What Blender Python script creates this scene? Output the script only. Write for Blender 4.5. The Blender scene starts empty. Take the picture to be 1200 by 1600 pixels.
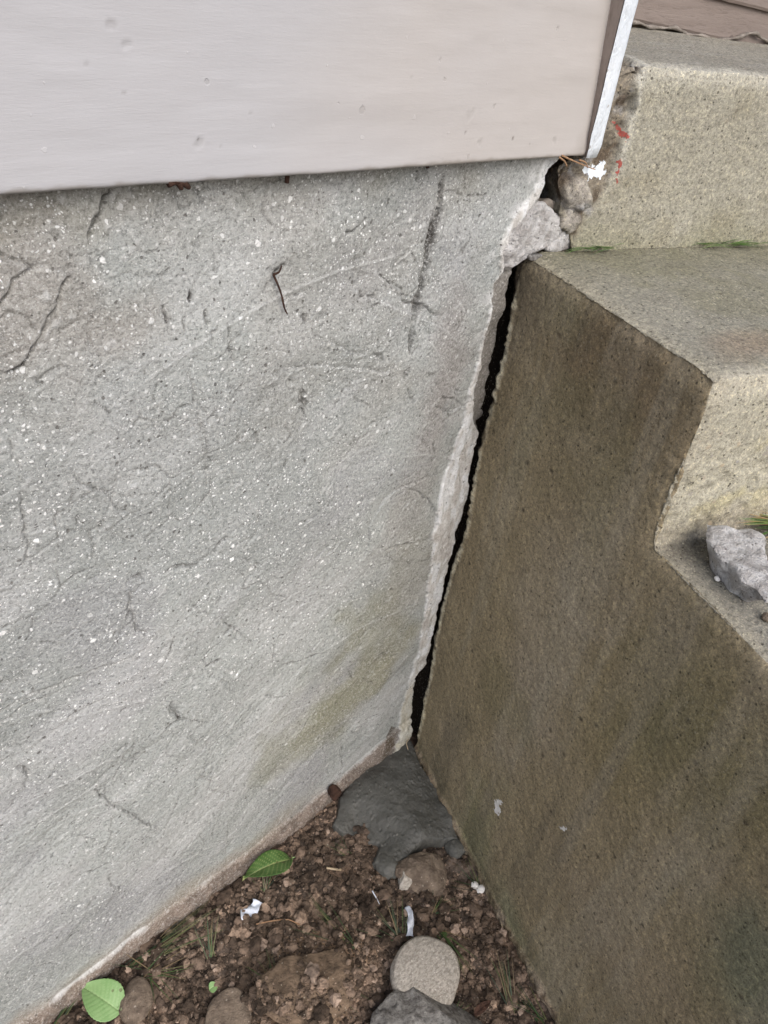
import bpy, bmesh, math, random
import numpy as np
from mathutils import Matrix, Vector
random.seed(7); RNG = np.random.default_rng(7)
SC = bpy.context.scene

# ------------------------------------------------------------------ camera
F, PIT, YAW, ROL = 1159.322, 0.66, 0.852, 0.159
CAM = np.array([-0.76, -0.505, 1.257])
fw = np.array([math.sin(YAW)*math.cos(PIT), math.cos(YAW)*math.cos(PIT), -math.sin(PIT)])
rt0 = np.array([math.cos(YAW), -math.sin(YAW), 0.]); up0 = np.cross(rt0, fw)
CR = rt0*math.cos(ROL)+up0*math.sin(ROL); CU = -rt0*math.sin(ROL)+up0*math.cos(ROL)
cd = bpy.data.cameras.new("camera"); cam = bpy.data.objects.new("camera", cd)
SC.collection.objects.link(cam); SC.camera = cam
cam.matrix_world = Matrix(((CR[0], CU[0], -fw[0], CAM[0]), (CR[1], CU[1], -fw[1], CAM[1]),
                           (CR[2], CU[2], -fw[2], CAM[2]), (0, 0, 0, 1)))
cd.sensor_fit = 'VERTICAL'; cd.sensor_height = 24; cd.lens = F/1600*24
cd.clip_start = 0.02; cd.clip_end = 200

# ------------------------------------------------------------------ sky and sun (soft open shade)
SUN_AZ, SUN_EL = math.radians(-14), math.radians(44)     # azimuth measured from -Y towards +X
sun_dir = np.array([math.sin(SUN_AZ)*math.cos(SUN_EL), -math.cos(SUN_AZ)*math.cos(SUN_EL), math.sin(SUN_EL)])
w = bpy.data.worlds.new("World"); SC.world = w; w.use_nodes = True
nt = w.node_tree; sky = nt.nodes.new('ShaderNodeTexSky'); sky.sky_type = 'NISHITA'; sky.sun_disc = False
sky.sun_elevation = SUN_EL; sky.sun_rotation = math.atan2(sun_dir[0], sun_dir[1]); sky.dust_density = 4.0; sky.air_density = 0.8
bg = nt.nodes['Background']; bg.inputs['Strength'].default_value = 0.10
nt.links.new(sky.outputs[0], bg.inputs[0])
sd = bpy.data.lights.new("sun", 'SUN'); sd.energy = 1.3; sd.angle = math.radians(60); sd.color = (1.0, 0.98, 0.95)
so = bpy.data.objects.new("sun", sd); SC.collection.objects.link(so)
so.rotation_euler = Vector(sun_dir).to_track_quat('Z', 'Y').to_euler()
SC.view_settings.view_transform = 'Standard'; SC.view_settings.look = 'None'
SC.view_settings.exposure = 0.80; SC.view_settings.gamma = 1.0

# ------------------------------------------------------------------ frames and measuring
TH = -0.334
S = np.array([math.sin(TH), -math.cos(TH), 0.]); A = np.array([math.cos(TH), math.sin(TH), 0.])
X, Y, Z = np.eye(3)
H0, H1, H2 = 1.18, 0.974, 0.786
def at(px, py, P, N):
    d = fw*F+CR*(px-600)-CU*(py-800)
    return CAM+d*(np.dot(np.asarray(P)-CAM, N)/np.dot(d, N))
def wl(p, y=0.): q = at(p[0], p[1], (0, y, 0), Y); return (q[0], q[2])          # -> wall x, z
def sdp(p, off=0.): q = at(p[0], p[1], A*off, A); return (float(q@S), q[2])      # -> side v, z
def r1(p, v=0.): q = at(p[0], p[1], S*v, S); return (float(q@A), q[2])           # -> riser u, z
def hz(p, z=0.): return at(p[0], p[1], (0, 0, z), Z)
def sv(u, v, z): return A*u+S*v+Z*z

# ------------------------------------------------------------------ numpy noise
def _h(i, j, k, s):
    n = (i.astype(np.int64)*374761393+j.astype(np.int64)*668265263+k.astype(np.int64)*2147483647+s*974634777) & 0xffffffff
    n = ((n ^ (n >> 13))*1274126177) & 0xffffffff
    n = ((n ^ (n >> 16))*2246822519) & 0xffffffff
    return ((n ^ (n >> 15)) & 0xffff)/65535.0*2-1
def vn(P, sc, s=0):
    q = P*sc; i = np.floor(q).astype(np.int64); f = q-i; f = f*f*f*(f*(f*6-15)+10); r = 0
    for a in (0, 1):
        for b in (0, 1):
            for c in (0, 1):
                wt = (f[:, 0] if a else 1-f[:, 0])*(f[:, 1] if b else 1-f[:, 1])*(f[:, 2] if c else 1-f[:, 2])
                r = r+wt*_h(i[:, 0]+a, i[:, 1]+b, i[:, 2]+c, s)
    return r
def fbm(P, sc, oc=4, s=0, g=0.5):
    r = 0; a = 1.; t = 0
    for o in range(oc):
        r = r+a*vn(P+o*7.31, sc*2.03**o, s+o); t += a; a *= g
    return r/t
def worley(P, sc, s=0):
    """2D cell noise on the first two columns: nearest distance and a random value per cell"""
    q = P[:, :2]*sc; i = np.floor(q).astype(np.int64); d = np.full(len(P), 9.); v = np.zeros(len(P)); k0 = i[:, 0]*0
    for a in (-1, 0, 1):
        for b in (-1, 0, 1):
            I = i[:, 0]+a; J = i[:, 1]+b
            cx = I+.5+.45*_h(I, J, k0, s); cy = J+.5+.45*_h(I, J, k0, s+5)
            dd = np.hypot(q[:, 0]-cx, q[:, 1]-cy); m = dd < d
            d = np.where(m, dd, d); v = np.where(m, _h(I, J, k0, s+9), v)
    return d, v*.5+.5
sst = lambda a, b, x: (lambda t: t*t*(3-2*t))(np.clip((x-a)/(b-a), 0, 1))
def pl_dist(U, V, pts, closed=False, cut=None):
    """distance to a polyline, signed side of it, and parameter along it"""
    pts = [tuple(p) for p in pts]; D = np.full(U.shape, 1e3); Sg = np.zeros(U.shape); T = np.zeros(U.shape)
    seg = list(zip(pts, pts[1:]+([pts[0]] if closed else []))); L = [math.dist(a, b) for a, b in seg]; tot = sum(L)+1e-9; acc = 0
    for (a, b), l in zip(seg, L):
        dx, dy = b[0]-a[0], b[1]-a[1]
        t = np.clip(((U-a[0])*dx+(V-a[1])*dy)/(l*l+1e-12), 0, 1)
        d = np.hypot(U-a[0]-t*dx, V-a[1]-t*dy); m = d < D
        D = np.where(m, d, D); Sg = np.where(m, np.sign((U-a[0])*dy-(V-a[1])*dx), Sg); T = np.where(m, (acc+t*l)/tot, T); acc += l
    return D, Sg, T
def inpoly(U, V, pts):
    r = np.zeros(U.shape, bool); n = len(pts)
    for i in range(n):
        (x0, y0), (x1, y1) = pts[i][:2], pts[(i+1) % n][:2]
        if y0 == y1: continue
        c = ((y0 > V) != (y1 > V)) & (U < (x1-x0)*(V-y0)/(y1-y0)+x0); r ^= c
    return r
def sdf(U, V, pts):
    d = pl_dist(U, V, pts, True)[0]; return np.where(inpoly(U, V, pts), -d, d)

# ------------------------------------------------------------------ object helpers
def link(o, parent=None):
    SC.collection.objects.link(o)
    if parent is not None: o.parent = parent
    return o
def tag(o, label=None, cat=None, group=None, kind=None):
    for k, v in (('label', label), ('category', cat), ('group', group), ('kind', kind)):
        if v: o[k] = v
    return o
def empty(name, loc):
    o = bpy.data.objects.new(name, None); o.empty_display_size = .05; o.location = [float(c) for c in loc]; return link(o)
def mesh_obj(name, V, Fc, mat, parent=None, col=None, smooth=True, org=None):
    V = np.asarray(V, float)
    if org is None: org = np.zeros(3) if parent is None else np.array(parent.location)
    if isinstance(org, str): org = np.array([V[:, 0].mean(), V[:, 1].mean(), V[:, 2].min()])
    me = bpy.data.meshes.new(name); V2 = V-org
    if isinstance(Fc, np.ndarray):
        n, k = Fc.shape
        me.vertices.add(len(V2)); me.vertices.foreach_set('co', V2.astype(np.float32).ravel())
        me.loops.add(n*k); me.loops.foreach_set('vertex_index', Fc.astype(np.int32).ravel())
        me.polygons.add(n); me.polygons.foreach_set('loop_start', np.arange(0, n*k, k, dtype=np.int32))
        me.update(calc_edges=True)
    else:
        me.from_pydata([tuple(v) for v in V2], [], [tuple(f) for f in Fc]); me.update()
    me.polygons.foreach_set('use_smooth', np.full(len(me.polygons), smooth))
    if col is not None: setcol(me, col)
    me.materials.append(mat); me.validate()
    o = bpy.data.objects.new(name, me)
    if parent is None: o.location = [float(c) for c in org]
    return link(o, parent)
def setcol(me, col, name='Col'):
    at_ = me.color_attributes.new(name, 'FLOAT_COLOR', 'POINT')
    c = np.ones((len(col), 4), np.float32); c[:, :3] = col; at_.data.foreach_set('color', c.ravel())
def grid_faces(nu, nv, keep=None):
    i = np.arange(nu*nv).reshape(nv, nu)
    Fq = np.stack([i[:-1, :-1], i[:-1, 1:], i[1:, 1:], i[1:, :-1]], -1).reshape(-1, 4)
    if keep is not None: Fq = Fq[keep[Fq].all(1)]
    return Fq
def remeshed(V, Fc, voxel, bevel=0.0):
    """voxel-remesh a closed solid, returns points, quads and normals"""
    me = bpy.data.meshes.new('t'); me.from_pydata([tuple(v) for v in V], [], Fc)
    bm = bmesh.new(); bm.from_mesh(me); bmesh.ops.recalc_face_normals(bm, faces=bm.faces); bm.to_mesh(me); bm.free()
    o = bpy.data.objects.new('t', me); SC.collection.objects.link(o)
    if bevel: b = o.modifiers.new('b', 'BEVEL'); b.width = bevel; b.segments = 4; b.limit_method = 'ANGLE'; b.angle_limit = .7
    m = o.modifiers.new('r', 'REMESH'); m.mode = 'VOXEL'; m.voxel_size = voxel; m.use_smooth_shade = True
    e = o.evaluated_get(bpy.context.evaluated_depsgraph_get()); em = e.to_mesh()
    n = len(em.vertices); P = np.empty(n*3, np.float32); em.vertices.foreach_get('co', P)
    N = np.empty(n*3, np.float32); em.vertices.foreach_get('normal', N)
    q = np.empty(len(em.loops), np.int32); em.loops.foreach_get('vertex_index', q)
    tot = np.empty(len(em.polygons), np.int32); em.polygons.foreach_get('loop_total', tot)
    ls = np.empty(len(em.polygons), np.int32); em.polygons.foreach_get('loop_start', ls)
    Fq = np.stack([q[ls[tot == 4]+k] for k in range(4)], 1)
    e.to_mesh_clear(); bpy.data.objects.remove(o); bpy.data.meshes.remove(me)
    return P.reshape(-1, 3).astype(float), Fq, N.reshape(-1, 3).astype(float)
def prism(poly, d0, d1):
    """poly: list of 3D points, extruded from +d0 to +d1 (3D vectors)"""
    n = len(poly); V = [np.asarray(p)+d0 for p in poly]+[np.asarray(p)+d1 for p in poly]
    Fc = [list(range(n))[::-1], [n+i for i in range(n)]]+[[i, (i+1) % n, n+(i+1) % n, n+i] for i in range(n)]
    return V, Fc

# ------------------------------------------------------------------ materials
class NT:
    def __init__(s, name):
        s.m = bpy.data.materials.new(name); s.m.use_nodes = True; s.t = s.m.node_tree; s.b = s.t.nodes['Principled BSDF']
        s.co = s.n('ShaderNodeTexCoord').outputs['Object']
    def n(s, ty, **k):
        x = s.t.nodes.new(ty)
        for a, v in k.items(): setattr(x, a, v)
        return x
    def l(s, a, b): s.t.links.new(a, b)
    def val(s, x, i):
        if hasattr(x, 'node'): s.l(x, i)
        else: i.default_value = x
    def noise(s, sc, det=4, rough=.6, dist=0, vec=None):
        x = s.n('ShaderNodeTexNoise'); x.inputs['Scale'].default_value = sc; x.inputs['Detail'].default_value = det
        x.inputs['Roughness'].default_value = rough; x.inputs['Distortion'].default_value = dist; s.l(vec or s.co, x.inputs['Vector']); return x
    def vor(s, sc, feat='F1', vec=None, rnd=1.):
        x = s.n('ShaderNodeTexVoronoi', feature=feat); x.inputs['Scale'].default_value = sc
        x.inputs['Randomness'].default_value = rnd; s.l(vec or s.co, x.inputs['Vector']); return x
    def map(s, sc): x = s.n('ShaderNodeMapping'); x.inputs['Scale'].default_value = sc; s.l(s.co, x.inputs['Vector']); return x.outputs[0]
    def rng(s, v, a, b, c=0., d=1., smooth=True):
        x = s.n('ShaderNodeMapRange'); x.interpolation_type = 'SMOOTHSTEP' if smooth else 'LINEAR'
        s.val(v, x.inputs[0]); s.val(a, x.inputs[1]); s.val(b, x.inputs[2]); s.val(c, x.inputs[3]); s.val(d, x.inputs[4]); return x.outputs[0]
    def math(s, op, a, b=0., c=0.):
        x = s.n('ShaderNodeMath', operation=op); s.val(a, x.inputs[0]); s.val(b, x.inputs[1]); s.val(c, x.inputs[2]); return x.outputs[0]
    def mix(s, f, a, b, mode='MIX'):
        x = s.n('ShaderNodeMix', data_type='RGBA', blend_type=mode); s.val(f, x.inputs[0])
        for v, i in ((a, 6), (b, 7)):
            if isinstance(v, tuple): x.inputs[i].default_value = (*v, 1) if len(v) == 3 else v
            else: s.l(v, x.inputs[i])
        return x.outputs[2]
    def attr(s, n='Col'): x = s.n('ShaderNodeAttribute', attribute_name=n); return x.outputs['Color']
    def warp(s, sc, amt):
        nz = s.noise(sc, 2); v = s.n('ShaderNodeVectorMath', operation='MULTIPLY_ADD')
        s.l(nz.outputs['Color'], v.inputs[0]); v.inputs[1].default_value = (amt,)*3; s.l(s.co, v.inputs[2]); return v.outputs[0]
    def bump(s, h, dist, strength=1., prev=None):
        x = s.n('ShaderNodeBump'); x.inputs['Distance'].default_value = dist; x.inputs['Strength'].default_value = strength
        s.l(h, x.inputs['Height'])
        if prev is not None: s.l(prev, x.inputs['Normal'])
        return x.outputs[0]
    def done(s, col, rough=.9, nrm=None, spec=.3):
        if isinstance(col, tuple): s.b.inputs['Base Color'].default_value = (*col, 1)
        else: s.l(col, s.b.inputs['Base Color'])
        s.val(rough, s.b.inputs['Roughness']); s.b.inputs['Specular IOR Level'].default_value = spec
        if nrm is not None: s.l(nrm, s.b.inputs['Normal'])
        return s.m

def flecks(t, sc, thr, vec):
    """irregular specks: mask of cells whose random value passes thr"""
    v = t.vor(sc, vec=vec); sep = t.n('ShaderNodeSeparateColor'); t.l(v.outputs['Color'], sep.inputs[0])
    size = t.rng(sep.outputs[0], thr, 1., 0., .42, False)
    return t.rng(t.math('SUBTRACT', size, v.outputs['Distance']), 0., .10)

def mat_wall():
    t = NT('foundation_concrete'); c = t.attr(); wv = t.warp(120, .006)
    big = t.noise(14, 5, .6); g = t.noise(300, 5, .85)
    c = t.mix(t.rng(big.outputs[0], .3, .7, 0, .35), c, t.mix(1., c, (.80, .82, .80), 'MULTIPLY'))
    c = t.mix(t.rng(g.outputs[0], .51, .64, 0, .55), c, (.66, .67, .66))
    c = t.mix(t.rng(g.outputs[0], .50, .36, 0, .75), c, t.mix(1., c, (.40, .40, .39), 'MULTIPLY'))
    sepA = t.n('ShaderNodeAttribute', attribute_name='Fx'); sx = t.n('ShaderNodeSeparateColor'); t.l(sepA.outputs['Color'], sx.inputs[0])
    dens = t.math('MULTIPLY', sx.outputs[0], t.rng(t.noise(16, 5).outputs[0], .36, .60, .35, 1.))
    f1 = flecks(t, 260, .50, wv); f2 = flecks(t, 120, .90, wv); f3 = flecks(t, 470, .25, wv)
    m = t.math('MAXIMUM', t.math('MULTIPLY', f1, .9), t.math('MAXIMUM', t.math('MULTIPLY', f3, .7), t.math('MULTIPLY', f2, .9)))
    m = t.math('MULTIPLY', m, dens)
    c = t.mix(m, c, (.92, .94, .94))
    dk = t.math('MULTIPLY', flecks(t, 210, .88, wv), .7)
    c = t.mix(dk, c, (.10, .095, .085))
    h = t.math('ADD', t.math('MULTIPLY', g.outputs[0], .8), t.math('MULTIPLY', m, .25)); h = t.math('SUBTRACT', h, t.math('MULTIPLY', dk, .9))
    n = t.bump(h, .0016, 1.)
    n = t.bump(t.noise(150, 5, .7).outputs[0], .0022, .7, n)
    return t.done(c, .92, n, .2)
def mat_steps():
    t = NT('step_concrete'); c = t.attr(); g = t.noise(210, 5, .9); g2 = t.noise(480, 3, .9); wv = t.warp(160, .004)
    sepA = t.n('ShaderNodeAttribute', attribute_name='Fx'); sx = t.n('ShaderNodeSeparateColor'); t.l(sepA.outputs['Color'], sx.inputs[0])
    big = t.noise(9, 5, .6)
    c = t.mix(t.rng(big.outputs[0], .3, .7, 0, .4), c, t.mix(1., c, (.82, .80, .76), 'MULTIPLY'))
    c = t.mix(t.rng(g.outputs[0], .51, .66, 0, .9), c, t.mix(1., c, (1.75, 1.7, 1.55), 'MULTIPLY'))
    c = t.mix(t.rng(g.outputs[0], .49, .36, 0, .85), c, t.mix(1., c, (.38, .36, .32), 'MULTIPLY'))
    c = t.mix(t.rng(g2.outputs[0], .53, .64, 0, .6), c, t.mix(1., c, (1.7, 1.65, 1.45), 'MULTIPLY'))
    f = t.math('MULTIPLY', t.math('MAXIMUM', t.math('MULTIPLY', flecks(t, 240, .72, wv), .6), t.math('MULTIPLY', flecks(t, 400, .50, wv), .75)), t.math('MULTIPLY', sx.outputs[0], t.rng(t.noise(11, 5).outputs[0], .38, .6, .35, 1.)))
    c = t.mix(f, c, (.62, .58, .46))
    ag = flecks(t, 85, .80, t.map((1.2, 1., 1.1))); av = t.vor(85, vec=t.map((1.2, 1., 1.1)))
    agc = t.mix(.75, t.mix(1., c, (1.05, 1., .95), 'MULTIPLY'), t.mix(t.rng(av.outputs['Color'], .2, .8), (.32, .33, .36), (.50, .40, .28)))
    c = t.mix(t.math('MULTIPLY', ag, t.math('MULTIPLY', sx.outputs[1], .8)), c, agc)
    dk = t.math('MULTIPLY', flecks(t, 200, .84, t.map((1.1, 1.4, 1.2))), .7)
    c = t.mix(dk, c, (.045, .04, .03))
    h = t.math('SUBTRACT', t.math('ADD', g.outputs[0], t.math('MULTIPLY', g2.outputs[0], .5)), dk)
    n = t.bump(h, .0020, 1.); n = t.bump(t.noise(60, 5, .6).outputs[0], .004, .7, n)
    return t.done(c, .88, n, .25)
def mat_board():
    t = NT('beige_painted_wood'); c = t.attr()
    gr = t.noise(60, 6, .6, vec=t.map((.35, 1, 3.2))); fine = t.noise(500, 3, .6, vec=t.map((.35, 1, 2)))
    c = t.mix(t.rng(gr.outputs[0], .35, .65, 0, .10), c, t.mix(1., c, (.93, .92, .91), 'MULTIPLY'))
    dk = flecks(t, 120, .985, t.warp(150, .006)); c = t.mix(t.math('MULTIPLY', dk, .15), c, (.16, .14, .12))
    wh = flecks(t, 190, .975, t.warp(120, .006)); c = t.mix(t.math('MULTIPLY', wh, .12), c, (.75, .75, .75))
    n = t.bump(gr.outputs[0], .0006, .35); n = t.bump(fine.outputs[0], .0003, .4, n); n = t.bump(t.noise(9, 3).outputs[0], .006, .3, n)
    n = t.bump(t.math('SUBTRACT', wh, t.math('MULTIPLY', dk, 2.)), .0003, .5, n)
    return t.done(c, .48, n, .4)
def mat_simple(name, c0, c1, sc=60, bump=.002, rough=.85, spec=.3, speck=None, bsc=None, use_col=False, stretch=(1, 1, 1)):
    t = NT(name); v = t.map(stretch); nz = t.noise(sc, 6, .68, vec=v)
    c = t.mix(t.rng(nz.outputs[0], .34, .66), c0, c1)
    if use_col: c = t.mix(1., c, t.attr(), 'MULTIPLY')
    fn = t.noise((bsc or sc*4), 4, .7, vec=v)
    c = t.mix(t.rng(fn.outputs[0], .5, .3, 0, .5), c, t.mix(1., c, (.5, .48, .45), 'MULTIPLY'))
    if speck: c = t.mix(t.math('MULTIPLY', flecks(t, speck[0], speck[1], t.warp(100, .004)), .8), c, speck[2])
    n = t.bump(fn.outputs[0], bump*.6, 1.); n = t.bump(nz.outputs[0], bump*2, .7, n)
    return t.done(c, rough, n, spec)
M = dict(wall=mat_wall(), steps=mat_steps(), board=mat_board(),
    white=mat_simple('white_lime_mortar', (.86, .87, .88), (.60, .58, .56), 70, .003, .9, .2, (160, .85, (.30, .27, .24))),
    whitepaint=mat_simple('chipped_white_paint', (.74, .80, .86), (.66, .72, .78), 40, .002, .55, .4, (130, .88, (.36, .34, .32)), stretch=(1, 1, .4)),
    soil=mat_simple('damp_soil', (.190, .148, .120), (.058, .046, .038), 60, .004, .95, .2, (150, .86, (.28, .23, .17)), use_col=True),
    crumb=mat_simple('soil_crumbs', (.215, .170, .140), (.070, .056, .047), 60, .003, .95, .2, (260, .9, (.36, .31, .25)), use_col=True),
    cement=mat_simple('wet_cement', (.105, .106, .098), (.072, .073, .067), 30, .002, .5, .4, (170, .93, (.19, .185, .17))),
    granite=mat_simple('speckled_stone', (.62, .58, .52), (.34, .31, .27), 190, .0014, .85, .25, (280, .60, (.72, .69, .64)), stretch=(1, 1.5, 1)),
    brownstone=mat_simple('brown_stone', (.27, .215, .165), (.13, .10, .077), 75, .003, .75, .3, (240, .82, (.42, .36, .30))),
    greystone=mat_simple('grey_rubble', (.68, .66, .63), (.24, .225, .21), 110, .005, .9, .25, (170, .78, (.66, .66, .66))),
    rubble=mat_simple('broken_mortar', (.88, .88, .88), (.46, .44, .425), 55, .006, .9, .25, (240, .85, (.16, .15, .14))),
    paper=mat_simple('white_scrap', (.74, .80, .90), (.60, .66, .78), 60, .001, .5, .5),
    red=mat_simple('red_paint', (.50, .09, .07), (.30, .10, .08), 300, .001, .6, .4),
    rust=mat_simple('rotted_brown', (.10, .055, .040), (.045, .026, .020), 80, .003, .9, .2),
    wood=mat_simple('weathered_wood', (.20, .155, .115), (.085, .064, .048), 60, .003, .9, .2, stretch=(.2, .2, 3)),
    caulk=mat_simple('dirty_caulk', (.30, .27, .24), (.16, .14, .12), 60, .002, .8, .3),
    dark=mat_simple('dark_cavity', (.035, .028, .022), (.012, .010, .008), 40, .004, .95, .1),
    straw=mat_simple('dry_straw', (.42, .27, .16), (.26, .15, .085), 60, .001, .7, .3),
    pale=mat_simple('pale_twig', (.50, .42, .30), (.34, .26, .17), 60, .001, .8, .3),
    pebble=mat_simple('white_pebble', (.86, .86, .84), (.70, .68, .66), 80, .001, .7, .3),
    cheek=mat_simple('shaded_beige_paint', (.33, .28, .25), (.28, .235, .21), 30, .001, .6, .35, stretch=(1, 1, .3)),
    siding=mat_simple('taupe_siding', (.200, .165, .145), (.170, .138, .120), 30, .001, .6, .35, (70, .93, (.10, .08, .07)), stretch=(.3, .3, 2)))
def mat_leaf(name, c0, c1, vein):
    t = NT(name); a = t.attr(); nz = t.noise(60, 4)
    c = t.mix(t.rng(nz.outputs[0], .35, .65), c0, c1); c = t.mix(a, c, vein)
    c = t.mix(t.math('MULTIPLY', flecks(t, 120, .93, t.map((1, 1, 1))), .6), c, (.07, .05, .02))
    m = t.done(c, .42, t.bump(t.noise(300, 3).outputs[0], .0004, .6), .45)
    return m
M['leaf'] = mat_leaf('green_leaf', (.10, .20, .055), (.06, .14, .030), (.46, .52, .22))
M['paleleaf'] = mat_leaf('pale_green_leaf', (.17, .30, .11), (.21, .34, .14), (.28, .41, .19))
def mat_grass():
    t = NT('grass_blade'); c = t.attr(); return t.done(c, .5, None, .4)
M['grass'] = mat_grass()

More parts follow.
